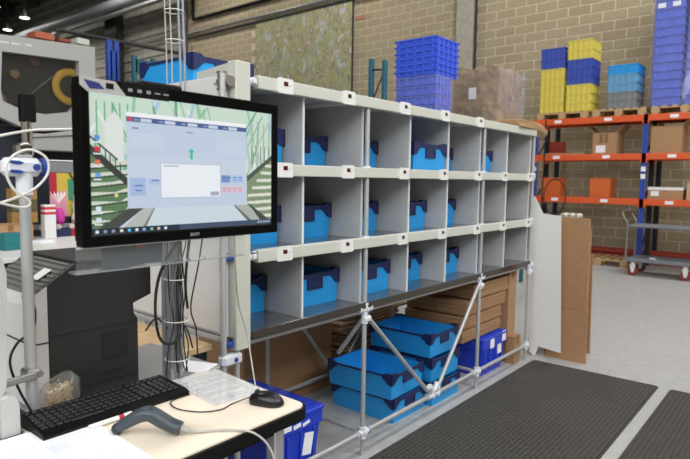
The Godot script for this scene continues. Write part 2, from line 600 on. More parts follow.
func film_wrap(label: String, at: Vector3, w: float, d: float, h: float) -> void:
	# four thin creased sides
	var s := sn()
	var rows := 6
	var cols := 6
	for side in 4:
		var b := Basis(Vector3.UP, side * PI / 2.0)
		var wid := w if side % 2 == 0 else d
		var off := (d if side % 2 == 0 else w) / 2.0
		var pts := []
		for j in rows + 1:
			var line := []
			for i in cols + 1:
				var e := 0.0 if i == 0 or i == cols else rng.randf_range(-0.006, 0.008)
				line.append(at + b * Vector3((float(i) / cols - 0.5) * wid, float(j) / rows * h, off + e))
			pts.append(line)
		for j in rows:
			for i in cols:
				quad(s, pts[j][i], pts[j][i + 1], pts[j + 1][i + 1], pts[j + 1][i], b * Vector3(0, 0, 1))
	single("stretch_film", label, "film", s, M.film)

func cable(called: String, label: String, pts: Array, r: float, m: Material, group := "") -> void:
	var s := sn()
	sweep(s, spline(pts, 8), r, 8)
	single(called, label, "cable", s, m, Vector3.ZERO, 0.0, group)

# joint of a tube frame: sleeve round a tube with a bolt
func clamp_piece(s: SurfaceTool, c: Vector3, along: Vector3, len := 0.07, r := 0.021) -> void:
	var d := along.normalized()
	cyl(s, c - d * len / 2, c + d * len / 2, r, r, 14)
	for k in [-1, 1]:
		cyl(s, c + d * (k * len / 2 - k * 0.004) , c + d * (k * len / 2 + k * 0.006), r + 0.003, r + 0.003, 14)
	var u := side_of(d)
	rbox(s, c + u * (r + 0.004), Vector3(0.014, 0.022, 0.022), 0.003)

# ------------------------------------------------------------------ scene
func _ready() -> void:
	rng.seed = 7
	make_materials()
	set_camera_and_light()
	build_hall()
	build_wall_blocks()
	build_floor_mats()
	build_shelving()
	build_shelf_boxes()
	build_under_shelf()
	build_desk()
	build_monitor()
	build_desk_items()
	build_left_station()
	build_back_rack()
	build_pallet_rack()
	build_leaning_sheets()
	build_trolley()

func set_camera_and_light() -> void:
	var cam := Camera3D.new()
	cam.name = "camera"
	var yaw := 0.8815
	var tilt := 0.0866
	var roll := 0.0135
	var fw := Vector3(sin(yaw) * cos(tilt), -sin(tilt), -cos(yaw) * cos(tilt))
	var r := fw.cross(Vector3.UP).normalized()
	var u := r.cross(fw)
	var r2 := r * cos(roll) + u * sin(roll)
	var u2 := u * cos(roll) - r * sin(roll)
	cam.transform = Transform3D(Basis(r2, u2, -fw), Vector3(-1.64, 1.634, 2.016))
	cam.fov = 43.35
	cam.near = 0.02
	cam.far = 200.0
	var ca := CameraAttributesPhysical.new()
	ca.frustum_focal_length = 30.2
	ca.frustum_focus_distance = 2.1
	ca.exposure_aperture = 5.0
	ca.frustum_near = 0.02
	ca.frustum_far = 200.0
	cam.attributes = ca
	add_child(cam)
	cam.current = true
	var we := WorldEnvironment.new()
	we.name = "world_environment"
	var e := Environment.new()
	e.background_mode = Environment.BG_COLOR
	e.background_color = Color(0.02, 0.02, 0.02)
	e.tonemap_mode = Environment.TONE_MAPPER_LINEAR
	e.tonemap_exposure = 1.06
	e.sdfgi_enabled = true
	e.ssao_enabled = true
	e.ssil_enabled = true
	we.environment = e
	add_child(we)
	var aisle := "round high bay lamp hanging over the working aisle"
	for p in [Vector3(-3.4, 8.4, 5.6), Vector3(1.6, 8.4, 5.6), Vector3(6.6, 8.4, 5.6), Vector3(-3.4, 8.4, 1.6), Vector3(1.6, 8.4, 1.6), Vector3(6.6, 8.4, 1.6)]:
		ceiling_lamp(p, aisle, 9.0)
	for p in [Vector3(9.4, 9.6, 2.5), Vector3(9.4, 9.6, -3.0), Vector3(9.4, 9.6, -9.0), Vector3(9.4, 9.6, -14.5), Vector3(9.4, 9.6, -19.5), Vector3(9.4, 9.6, -29.0)]:
		ceiling_lamp(p, "round high bay lamp over the floor by the block wall", 13.0)
	ceiling_lamp(Vector3(0.6, 8.4, -5.5), "round high bay lamp over the packing table", 10.0)
	for p in [Vector3(8.63, 8.0, -23.5), Vector3(8.99, 8.0, -26.2)]:
		ceiling_lamp(p, "lit round high bay lamp above the film machine in the dark roof", 12.0, 0.55)
	# long work lamp over the picking station, behind the photographer's shoulder
	var t := thing("work_lamp", "long white work lamp hanging over the picking station", "lamp", Vector3(-2.5, 3.5, 2.3))
	var s := sn()
	bx(s, Vector3(-0.8, 0.01, -0.17), Vector3(0.8, 0.07, 0.17), 0.01)
	part(t, "housing", s, M.white_plastic)
	s = sn()
	bx(s, Vector3(-0.78, 0.0, -0.15), Vector3(0.78, 0.01, 0.15), 0.0)
	part(t, "diffuser", s, M.lamp)
	for k in [-0.6, 0.6]:
		s = sn()
		cyl(s, Vector3(k, 0.07, 0), Vector3(k, 7.5, 0), 0.004)
		part(t, "suspension_wire", s, M.steel)
	var l := AreaLight3D.new()
	l.name = "work_light"
	l.area_size = Vector2(1.56, 0.3)
	l.light_energy = 0.6
	l.light_color = Color(1.0, 0.985, 0.965)
	l.shadow_enabled = true
	l.area_range = 40.0
	l.area_attenuation = 2.0
	l.rotation.x = -PI / 2.0
	l.position = Vector3(0, -0.02, 0)
	t.add_child(l)

const WALL_X := 12.0

func build_hall() -> void:
	var s := sn()
	bx(s, Vector3(-7.2, -0.2, -34.2), Vector3(12.3, 0.0, 9.2), 0.0)
	structure("floor", "pale grey concrete floor of the hall", "floor", s, M.floor)
	s = sn()
	bx(s, Vector3(-7.2, 11.0, -34.2), Vector3(12.3, 11.2, 9.2), 0.0)
	var c := structure("ceiling", "dark roof of the hall", "ceiling", s, M.ceiling)
	for k in 5:
		s = sn()
		var z := -33.0 + k * 3.2
		bx(s, Vector3(-7.0, 10.3, z - 0.12), Vector3(11.9, 11.0, z + 0.12), 0.02)
		part(c, "roof_beam", s, M.dark_steel)
	s = sn()
	bx(s, Vector3(-7.2, 0, -34.2), Vector3(12.3, 11.0, -34.0), 0.0)
	structure("wall_far", "dark end wall at the far end of the hall", "wall", s, M.dark_wall)
	s = sn()
	bx(s, Vector3(-7.2, 0, 9.0), Vector3(-5.0, 11.0, 9.2), 0.0)
	bx(s, Vector3(-5.0, 10.0, 9.0), Vector3(5.0, 11.0, 9.2), 0.0)
	bx(s, Vector3(-5.0, 0, 9.0), Vector3(5.0, 6.2, 9.2), 0.0)
	bx(s, Vector3(5.0, 0, 9.0), Vector3(12.3, 11.0, 9.2), 0.0)
	structure("wall_front", "plain wall on the aisle side of the hall", "wall", s, M.concrete)
	s = sn()
	bx(s, Vector3(-7.4, 0, -34.2), Vector3(-7.2, 11.0, -2.0), 0.0)
	bx(s, Vector3(-7.4, 0, -2.0), Vector3(-7.2, 4.2, 8.0), 0.0)
	bx(s, Vector3(-7.4, 8.0, -2.0), Vector3(-7.2, 11.0, 8.0), 0.0)
	bx(s, Vector3(-7.4, 0, 8.0), Vector3(-7.2, 11.0, 9.2), 0.0)
	structure("wall_side", "plain wall at the desk end of the hall", "wall", s, M.concrete)
	# daylit translucent window band in that wall
	s = sn()
	bx(s, Vector3(-7.36, 4.2, -2.0), Vector3(-7.3, 8.0, 8.0), 0.0)
	var gl := mat(rgb(232, 238, 244), 0.5)
	gl.emission_enabled = true
	gl.emission = rgb(236, 242, 250)
	gl.emission_energy_multiplier = 1.2
	var wn := structure("window_1", "daylit translucent window band in the wall at the desk end", "window", s, gl)
	for k in 6:
		s = sn()
		bx(s, Vector3(-7.3, 4.2, -2.03 + k * 2.0), Vector3(-7.24, 8.0, -1.97 + k * 2.0), 0.004)
		part(wn, "window_frame", s, M.dark_steel)
	var wl := AreaLight3D.new()
	wl.name = "window_light"
	wl.area_size = Vector2(9.8, 3.7)
	wl.light_energy = 42.0
	wl.light_color = Color(0.97, 0.985, 1.0)
	wl.shadow_enabled = true
	wl.area_range = 60.0
	wl.area_attenuation = 2.0
	wl.rotation.y = -PI / 2.0
	wl.position = Vector3(-7.22, 6.1, 3.0)
	wn.add_child(wl)
	s = sn()
	bx(s, Vector3(-5.0, 6.2, 9.1), Vector3(5.0, 10.0, 9.16), 0.0)
	var wm := structure("window_2", "daylit translucent window band in the aisle side wall", "window", s, gl)
	for k in 6:
		s = sn()
		bx(s, Vector3(-5.03 + k * 2.0, 6.2, 9.04), Vector3(-4.97 + k * 2.0, 10.0, 9.1), 0.004)
		part(wm, "window_frame", s, M.dark_steel)
	var wk := AreaLight3D.new()
	wk.name = "window_light_aisle"
	wk.area_size = Vector2(9.8, 3.7)
	wk.light_energy = 58.0
	wk.light_color = Color(0.97, 0.985, 1.0)
	wk.shadow_enabled = true
	wk.area_range = 60.0
	wk.area_attenuation = 2.0
	wk.position = Vector3(0, 8.1, 9.02)
	wm.add_child(wk)
	# ribbed cladding beyond the block wall, horizontal ribs
	s = sn()
	var y := 0.0
	while y < 10.8:
		var z0 := -34.0
		var z1 := -17.2
		var x := WALL_X
		quad(s, Vector3(x, y, z0), Vector3(x, y, z1), Vector3(x, y + 0.22, z1), Vector3(x, y + 0.22, z0), Vector3(-1, 0, 0))
		quad(s, Vector3(x, y + 0.22, z0), Vector3(x, y + 0.22, z1), Vector3(x - 0.05, y + 0.26, z1), Vector3(x - 0.05, y + 0.26, z0), Vector3(-1, -1, 0))
		quad(s, Vector3(x - 0.05, y + 0.26, z0), Vector3(x - 0.05, y + 0.26, z1), Vector3(x - 0.05, y + 0.38, z1), Vector3(x - 0.05, y + 0.38, z0), Vector3(-1, 0, 0))
		quad(s, Vector3(x - 0.05, y + 0.38, z0), Vector3(x - 0.05, y + 0.38, z1), Vector3(x, y + 0.42, z1), Vector3(x, y + 0.42, z0), Vector3(-1, 1, 0))
		y += 0.42
	bx(s, Vector3(WALL_X + 0.06, 0, -34.0), Vector3(WALL_X + 0.2, 11.0, -17.2), 0.0)
	structure("wall_cladding", "grey ribbed metal cladding beyond the block wall", "wall", s, M.cladding)
	s = sn()
	bx(s, Vector3(WALL_X - 0.45, 0, -22.4), Vector3(WALL_X - 0.1, 11.0, -21.7), 0.01)
	bx(s, Vector3(WALL_X - 0.5, 0, -22.5), Vector3(WALL_X - 0.44, 11.0, -21.6), 0.005)
	structure("column_1", "dark steel column against the ribbed cladding", "column", s, M.dark_steel)
	s = sn()
	bx(s, Vector3(WALL_X - 0.18, 0, -5.5), Vector3(WALL_X + 0.1, 11.0, -5.03), 0.02)
	structure("column_2", "pale concrete pilaster between two fields of blockwork", "column", s, M.concrete)
	s = sn()
	cyl(s, Vector3(WALL_X - 0.1, 0, -4.97), Vector3(WALL_X - 0.1, 11.0, -4.97), 0.03)
	single("wall_pipe", "thin dark pipe running up beside the concrete pilaster", "pipe", s, M.dark_steel)
	s = sn()
	cyl(s, Vector3(WALL_X - 0.15, 0, -17.15), Vector3(WALL_X - 0.15, 10.98, -17.15), 0.11)
	single("drain_pipe", "dull purple-grey drain pipe where cladding meets blockwork", "pipe", s, mat(rgb(104, 94, 98), 0.5))
	s = sn()
	cyl(s, Vector3(WALL_X - 0.12, 7.05, -17.0), Vector3(WALL_X - 0.12, 7.05, -8.0), 0.05)
	single("conduit_pipe", "pale conduit pipe along the wall above the garden picture", "pipe", s, M.steel)
	s = sn()
	cyl(s, Vector3(WALL_X - 0.1, 6.9, -17.0), Vector3(WALL_X - 0.1, 6.9, -8.0), 0.035)
	single("cable_pipe", "dark thin pipe just under the pale conduit on the wall", "pipe", s, M.dark_steel)
	s = sn()
	cyl(s, Vector3(WALL_X - 0.1, 7.55, -16.7), Vector3(WALL_X - 0.1, 7.55, -6.0), 0.055)
	cyl(s, Vector3(WALL_X - 0.1, 7.55, -16.7), Vector3(WALL_X - 0.1, 10.98, -16.7), 0.055)
	single("duct_frame", "black pipe bent at a right angle high on the wall", "pipe", s, M.black)
	s = sn()
	cyl(s, Vector3(11.0, 8.6, -33.5), Vector3(11.0, 8.6, -16.0), 0.22)
	single("air_duct", "long round grey air duct under the dark roof", "duct", s, M.grey_plastic)
	s = sn()
	cyl(s, Vector3(10.9, 8.15, -33.5), Vector3(10.9, 8.15, -16.0), 0.09)
	single("roof_pipe", "thin grey pipe below the air duct under the roof", "pipe", s, M.steel)

func build_wall_blocks() -> void:
	var s := sn()
	bx(s, Vector3(WALL_X, 0, -17.2), Vector3(WALL_X + 0.2, 11.0, 9.2), 0.0)
	var w := structure("wall_back", "tan concrete block wall with pale joints", "wall", s, M.mortar)
	var meshes := []
	for k in 4:
		s = sn()
		rbox(s, Vector3(0, 0, 0), Vector3(0.024, 0.191, 0.476), 0.004)
		s.generate_normals()
		var m := s.commit()
		m.surface_set_material(0, M.block[k])
		meshes.append(m)
	var field := [sn(), sn(), sn(), sn()]
	var count := 0
	for row in 51:
		var yy := 0.11 + row * 0.215
		var col := 0
		var zz := 1.8 + (0.25 if row % 2 == 1 else 0.0)
		while zz > -17.0:
			var under_pilaster := false
			if not under_pilaster:
				var k := rng.randi() % 4
				if zz > -4.8 and zz < 0.9 and yy > 1.15 and yy < 6.1 and count < 298:
					var o := MeshInstance3D.new()
					o.name = "block"
					o.mesh = meshes[k]
					o.position = Vector3(WALL_X + 0.006, yy, zz)
					w.add_child(o, true)
					count += 1
				elif not (row > 14 and zz > -13.4 and zz < -9.1 and yy < 6.9 and yy > 4.3):
					rbox(field[k], Vector3(WALL_X + 0.006, yy, zz), Vector3(0.024, 0.191, 0.476), 0.003)
			zz -= 0.502
	for k in 4:
		var o := part(w, "blockwork", field[k], M.block[k])
		o.set_meta("kind", "stuff")
	for p in [Vector3(0, 6.78, -8.2), Vector3(0, 6.35, -8.75), Vector3(0, 6.58, -6.1)]:
		s = sn()
		rbox(s, Vector3(WALL_X - 0.012, p.y, p.z), Vector3(0.024, 0.1, 0.3), 0.004)
		part(w, "brick", s, M.red_brick, "small reddish brick set into the tan blocks")
	# large printed garden picture
	var im := Image.create(192, 128, false, Image.FORMAT_RGB8)
	var n := FastNoiseLite.new()
	n.seed = 5
	n.frequency = 0.045
	var n2 := FastNoiseLite.new()
	n2.seed = 9
	n2.frequency = 0.16
	var pal := [rgb(128, 132, 92), rgb(184, 172, 112), rgb(132, 148, 128), rgb(172, 168, 190), rgb(212, 200, 194), rgb(160, 134, 96), rgb(104, 112, 110), rgb(184, 178, 126)]
	for yy in 128:
		for x in 192:
			var v := n.get_noise_2d(x * 1.0, yy * 0.6) * 5.0 + n2.get_noise_2d(x * 0.9, yy * 0.45) * 5.0 + 8.0
			var i := posmod(floori(v), 8)
			var c: Color = pal[i].lerp(pal[(i + 1) % 8], v - floorf(v)).lightened(0.06)
			im.set_pixel(x, yy, c)
	var t := thing("wall_picture", "large printed garden picture in muted greens and mauves on the wall", "picture", Vector3(WALL_X - 0.06, 4.1, -11.1))
	s = sn()
	bx(s, Vector3(-0.02, 0, -2.12), Vector3(0.035, 2.9, 2.12), 0.005)
	part(t, "backing_panel", s, M.dark_steel)
	s = sn()
	print_quad(s, Vector3(-0.023, 2.88, -2.1), Vector3(-0.023, 2.88, 2.1), Vector3(-0.023, 0.02, 2.1), Vector3(-0.023, 0.02, -2.1))
	part(t, "print", s, printed(im, 0.8))

func build_floor_mats() -> void:
	for a in [["long dark grey studded floor mat beside the shelving unit", -1.5, 0.068, 3.47, 1.1], ["dark grey studded floor mat lying out in the open aisle", -0.5, 1.185, 3.46, 2.2]]:
		var s := sn()
		var w: float = a[3] - a[1]
		var d: float = a[4] - a[2]
		var o := Vector3((a[1] + a[3]) / 2, 0, (a[2] + a[4]) / 2)
		prism(s, round_rect(w, d, 0.03), 0.0, 0.009, flat_x())
		prism(s, round_rect(w - 0.03, d - 0.03, 0.025), 0.009, 0.014, flat_x())
		single("floor_mat", a[0], "mat", s, M.mat, o)

func build_shelving() -> void:
	var t := thing("shelving_unit", "long grey pigeonhole shelving unit on an aluminium tube frame with cream front rails", "shelf unit")
	var s: SurfaceTool
	var X1 := B0 + 7 * BAY
	var D := -0.8
	var rows := [0.915, 1.297, 1.69]
	# shelves and top
	for y in rows:
		s = sn()
		bx(s, Vector3(B0, y - 0.012, D), Vector3(X1, y, 0.012), 0.002)
		part(t, "shelf", s, M.shelf)
	s = sn()
	bx(s, Vector3(B0, 2.072, D), Vector3(X1, 2.084, 0.0), 0.002)
	part(t, "top_panel", s, M.panel)
	# dividers, back panels, end panel
	var tops := [1.285, 1.678, 2.072]
	for r in 3:
		for k in 8:
			s = sn()
			var x := B0 + k * BAY
			bx(s, Vector3(x - 0.005, rows[r], D + 0.01), Vector3(x + 0.005, tops[r], -0.03), 0.001)
			var dv := part(t, "divider", s, M.off_white if k == 0 else M.panel)
			s = sn()
			bx(s, Vector3(x - 0.0065, rows[r], -0.032), Vector3(x + 0.0065, tops[r], -0.022), 0.001)
			part(dv, "edge_strip", s, M.edge_white)
		s = sn()
		bx(s, Vector3(B0, rows[r], D - 0.004), Vector3(X1, tops[r], D + 0.006), 0.001)
		part(t, "back_panel", s, M.panel)
	s = sn()
	bx(s, Vector3(-0.012, 0.93, D), Vector3(B0 - 0.006, 2.075, -0.06), 0.002)
	part(t, "end_panel", s, M.off_white)
	s = sn()
	cyl(s, Vector3(-0.02, 0.905, D), Vector3(-0.02, 0.905, -0.03), 0.014)
	part(t, "end_rail", s, M.tube)
	# bright support rails under the top panel, running front to back
	for k in [1, 4]:
		s = sn()
		var x = B0 + (k + 0.82) * BAY
		bx(s, Vector3(x - 0.012, 2.05, D + 0.02), Vector3(x + 0.012, 2.071, -0.04), 0.002)
		part(t, "support_rail", s, M.edge_white)
	# front lip of the lowest shelf
	s = sn()
	bx(s, Vector3(0.12, 0.884, 0.012), Vector3(X1, 0.925, 0.018), 0.001)
	part(t, "front_lip", s, M.lip)
	s = sn()
	cyl(s, Vector3(0.12, 0.868, -0.02), Vector3(X1, 0.868, -0.02), 0.014)
	part(t, "front_rail", s, M.tube)
	# cream trunking rails with displays
	var disp := [0.313, 0.788, 1.33, 1.815, 2.325, 2.787, 3.301]
	var beams := [[1.243, 1.302], [1.645, 1.702], [2.037, 2.096]]
	for b in 3:
		var y0: float = beams[b][0]
		var y1: float = beams[b][1]
		s = sn()
		bx(s, Vector3(0.152, y0, -0.018), Vector3(X1 + 0.012, y1, 0.024), 0.003)
		for e in [0.004, -0.004]:
			pass
		part(t, "front_beam", s, M.cream)
		s = sn()
		cyl(s, Vector3(0.08, (y0 + y1) / 2, -0.005), Vector3(0.15, (y0 + y1) / 2, -0.005), 0.013)
		clamp_piece(s, Vector3(0.128, (y0 + y1) / 2, -0.005), Vector3.RIGHT, 0.03, 0.019)
		part(t, "beam_joint", s, M.clamp)
		for i in 7:
			if b == 2 and i > 4:
				continue
			s = sn()
			var x: float = disp[i]
			var p := PackedVector2Array([Vector2(-0.048, -0.036), Vector2(0.044, -0.036), Vector2(0.05, -0.03), Vector2(0.046, 0.03), Vector2(0.04, 0.034), Vector2(-0.042, 0.034), Vector2(-0.05, 0.028), Vector2(-0.054, -0.03)])
			prism(s, p, 0.0, 0.013, Transform3D(Basis(), Vector3(x, (y0 + y1) / 2 + 0.002, 0.024)))
			var dm := part(t, "pick_display", s, M.white_plastic)
			s = sn()
			bx(s, Vector3(x - 0.016, (y0 + y1) / 2 + 0.0, 0.037), Vector3(x + 0.012, (y0 + y1) / 2 + 0.02, 0.0385), 0.0)
			part(dm, "window", s, M.led)
			s = sn()
			cyl(s, Vector3(x + 0.028, (y0 + y1) / 2 + 0.01, 0.036), Vector3(x + 0.028, (y0 + y1) / 2 + 0.01, 0.04), 0.006, 0.006, 10)
			part(dm, "button", s, M.clamp)
	# posts
	var px := [0.995, 2.462, 3.44]
	for x in px:
		s = sn()
		cyl(s, Vector3(x, 0.0, 0.0), Vector3(x, 2.04, 0.0), 0.014)
		part(t, "post", s, M.tube)
		s = sn()
		cyl(s, Vector3(x, 0.0, D - 0.02), Vector3(x, 2.04, D - 0.02), 0.014)
		part(t, "post", s, M.tube)
		# foot disc on the shelves
		for y in [1.302, 1.702]:
			s = sn()
			cyl(s, Vector3(x, y - 0.002, 0.0), Vector3(x, y + 0.008, 0.0), 0.026, 0.024)
			part(t, "post_collar", s, M.clamp)
		# cross rail front to back near the floor
		s = sn()
		cyl(s, Vector3(x, 0.138, 0.0), Vector3(x, 0.138, D - 0.02), 0.013)
		part(t, "cross_rail", s, M.tube)
		s = sn()
		cyl(s, Vector3(x, 0.85, 0.0), Vector3(x, 0.85, D - 0.02), 0.013)
		part(t, "cross_rail", s, M.tube)
		for z in [0.0, D - 0.02]:
			s = sn()
			clamp_piece(s, Vector3(x, 0.138, z), Vector3.RIGHT, 0.1, 0.02)
			clamp_piece(s, Vector3(x, 0.138, z), Vector3.UP, 0.06, 0.02)
			var cl := part(t, "joint", s, M.clamp)
			s = sn()
			for k in [-1, 1]:
				cyl(s, Vector3(x + k * 0.046, 0.138, z), Vector3(x + k * 0.05, 0.138, z), 0.0245, 0.0245)
			part(cl, "blue_ring", s, M.clamp_blue)
			s = sn()
			clamp_piece(s, Vector3(x, 0.885, z), Vector3.RIGHT, 0.1, 0.019)
			clamp_piece(s, Vector3(x, 0.86, z), Vector3.UP, 0.11, 0.02)
			rbox(s, Vector3(x + 0.012, 0.825, z + 0.008), Vector3(0.06, 0.035, 0.035), 0.008)
			cl = part(t, "joint", s, M.clamp)
			s = sn()
			cyl(s, Vector3(x + 0.014, 0.885, z + 0.018), Vector3(x + 0.014, 0.885, z + 0.024), 0.007, 0.007, 10)
			part(cl, "bolt", s, M.clamp_blue)
	# rails near the floor
	for z in [0.0, D - 0.02]:
		s = sn()
		cyl(s, Vector3(-0.03, 0.138, z), Vector3(3.44, 0.138, z), 0.0145)
		part(t, "floor_rail", s, M.tube)
	# diagonal braces
	for b in [[Vector3(1.01, 0.84, 0.004), Vector3(1.765, 0.145, 0.004)], [Vector3(2.447, 0.84, 0.004), Vector3(1.83, 0.145, 0.004)], [Vector3(0.99, 0.82, -0.01), Vector3(0.99, 0.585, -0.19)], [Vector3(1.08, 0.88, D - 0.02), Vector3(1.68, 0.14, D - 0.02)], [Vector3(2.45, 0.86, D - 0.02), Vector3(1.76, 0.14, D - 0.02)]]:
		s = sn()
		cyl(s, b[0], b[1], 0.0135)
		part(t, "brace", s, M.tube)
	for p in [Vector3(1.765, 0.16, 0.0), Vector3(1.83, 0.16, 0.0)]:
		s = sn()
		clamp_piece(s, p + Vector3(0, -0.018, 0), Vector3.RIGHT, 0.06, 0.021)
		clamp_piece(s, p + Vector3(0, 0.03, 0.004), Vector3(-0.6, 0.7, 0) if p.x < 1.8 else Vector3(0.6, 0.7, 0), 0.05, 0.019)
		part(t, "joint", s, M.clamp)
	# the desk end: cream cable trunking, its tubes and clamps
	s = sn()
	bx(s, Vector3(0.016, 0.855, -0.03), Vector3(0.1, 2.142, 0.03), 0.004)
	part(t, "cable_trunking", s, M.cream)
	s = sn()
	prism(s, PackedVector2Array([Vector2(-0.03, 0), Vector2(0.03, 0), Vector2(0.03, 0.055), Vector2(-0.03, 0.055)]), 0.03, 0.36, Transform3D(Basis(Vector3.UP, -0.2 + PI), Vector3(0.055, 2.085, 0.0)))
	part(t, "cross_trunking", s, M.cream)
	s = sn()
	cyl(s, Vector3(-0.012, 2.045, -0.02), Vector3(0.07, 2.045, -0.42), 0.014)
	part(t, "cross_rail", s, M.tube)
	s = sn()
	clamp_piece(s, Vector3(0.005, 2.05, -0.02), Vector3(0.2, 0, -1), 0.07, 0.02)
	clamp_piece(s, Vector3(-0.02, 2.05, -0.02), Vector3.UP, 0.07, 0.02)
	part(t, "joint", s, M.chrome)
	for a in [[-0.03, 0.0, 2.08], [0.045, 0.0, 0.87]]:
		s = sn()
		cyl(s, Vector3(a[0], a[1], -0.005), Vector3(a[0], a[2], -0.005), 0.0145)
		part(t, "post", s, M.tube)
	s = sn()
	rbox(s, Vector3(0.008, 0.815, -0.005), Vector3(0.115, 0.055, 0.05), 0.012)
	var jc := part(t, "joint", s, M.clamp)
	s = sn()
	cyl(s, Vector3(0.02, 0.815, 0.02), Vector3(0.02, 0.815, 0.026), 0.01, 0.01, 12)
	part(jc, "bolt", s, M.clamp_blue)
	for y in [0.885, 1.28, 1.66]:
		s = sn()
		rbox(s, Vector3(-0.002, y, -0.005), Vector3(0.04, 0.03, 0.04), 0.006)
		part(t, "joint", s, M.clamp_blue)

func build_shelf_boxes() -> void:
	var ord_ := ["first", "second", "third", "fourth", "fifth", "sixth", "seventh"]
	var rows := [["top", 1.69, [[0, -0.145], [1, -0.281], [2, -0.265], [3, -0.03], [4, -0.25], [5, -0.147]]], ["middle", 1.297, [[0, -0.172], [1, -0.244], [2, -0.255], [3, -0.179], [4, -0.213]]], ["bottom", 0.915, [[0, -0.279], [1, -0.175], [2, -0.149], [3, -0.209], [4, -0.173]]]]
	var first: Node3D = null
	var w := 0.42
	var d := 0.50
	for r in rows:
		for b in r[2]:
			var x: float = B0 + (b[0] + 1) * BAY - 0.012 - w / 2
			var at := Vector3(x, r[1] + 0.0005, b[1] - d / 2)
			var label := "blue storage box in the %s bay of the %s row from the cream trunking" % [ord_[b[0]], r[0]]
			if first == null:
				first = storage_box("storage_box", label, w, d, 0.185, at, 0.0, "boxes in the pigeonholes")
			else:
				again(first, "storage_box", at, 0.0, label)
	again(first, "storage_box", Vector3(0.42, 2.086, -0.55 - 0.25), 0.0, "blue and navy storage box on top of the shelving unit by the trunking", "box on top of the shelving")

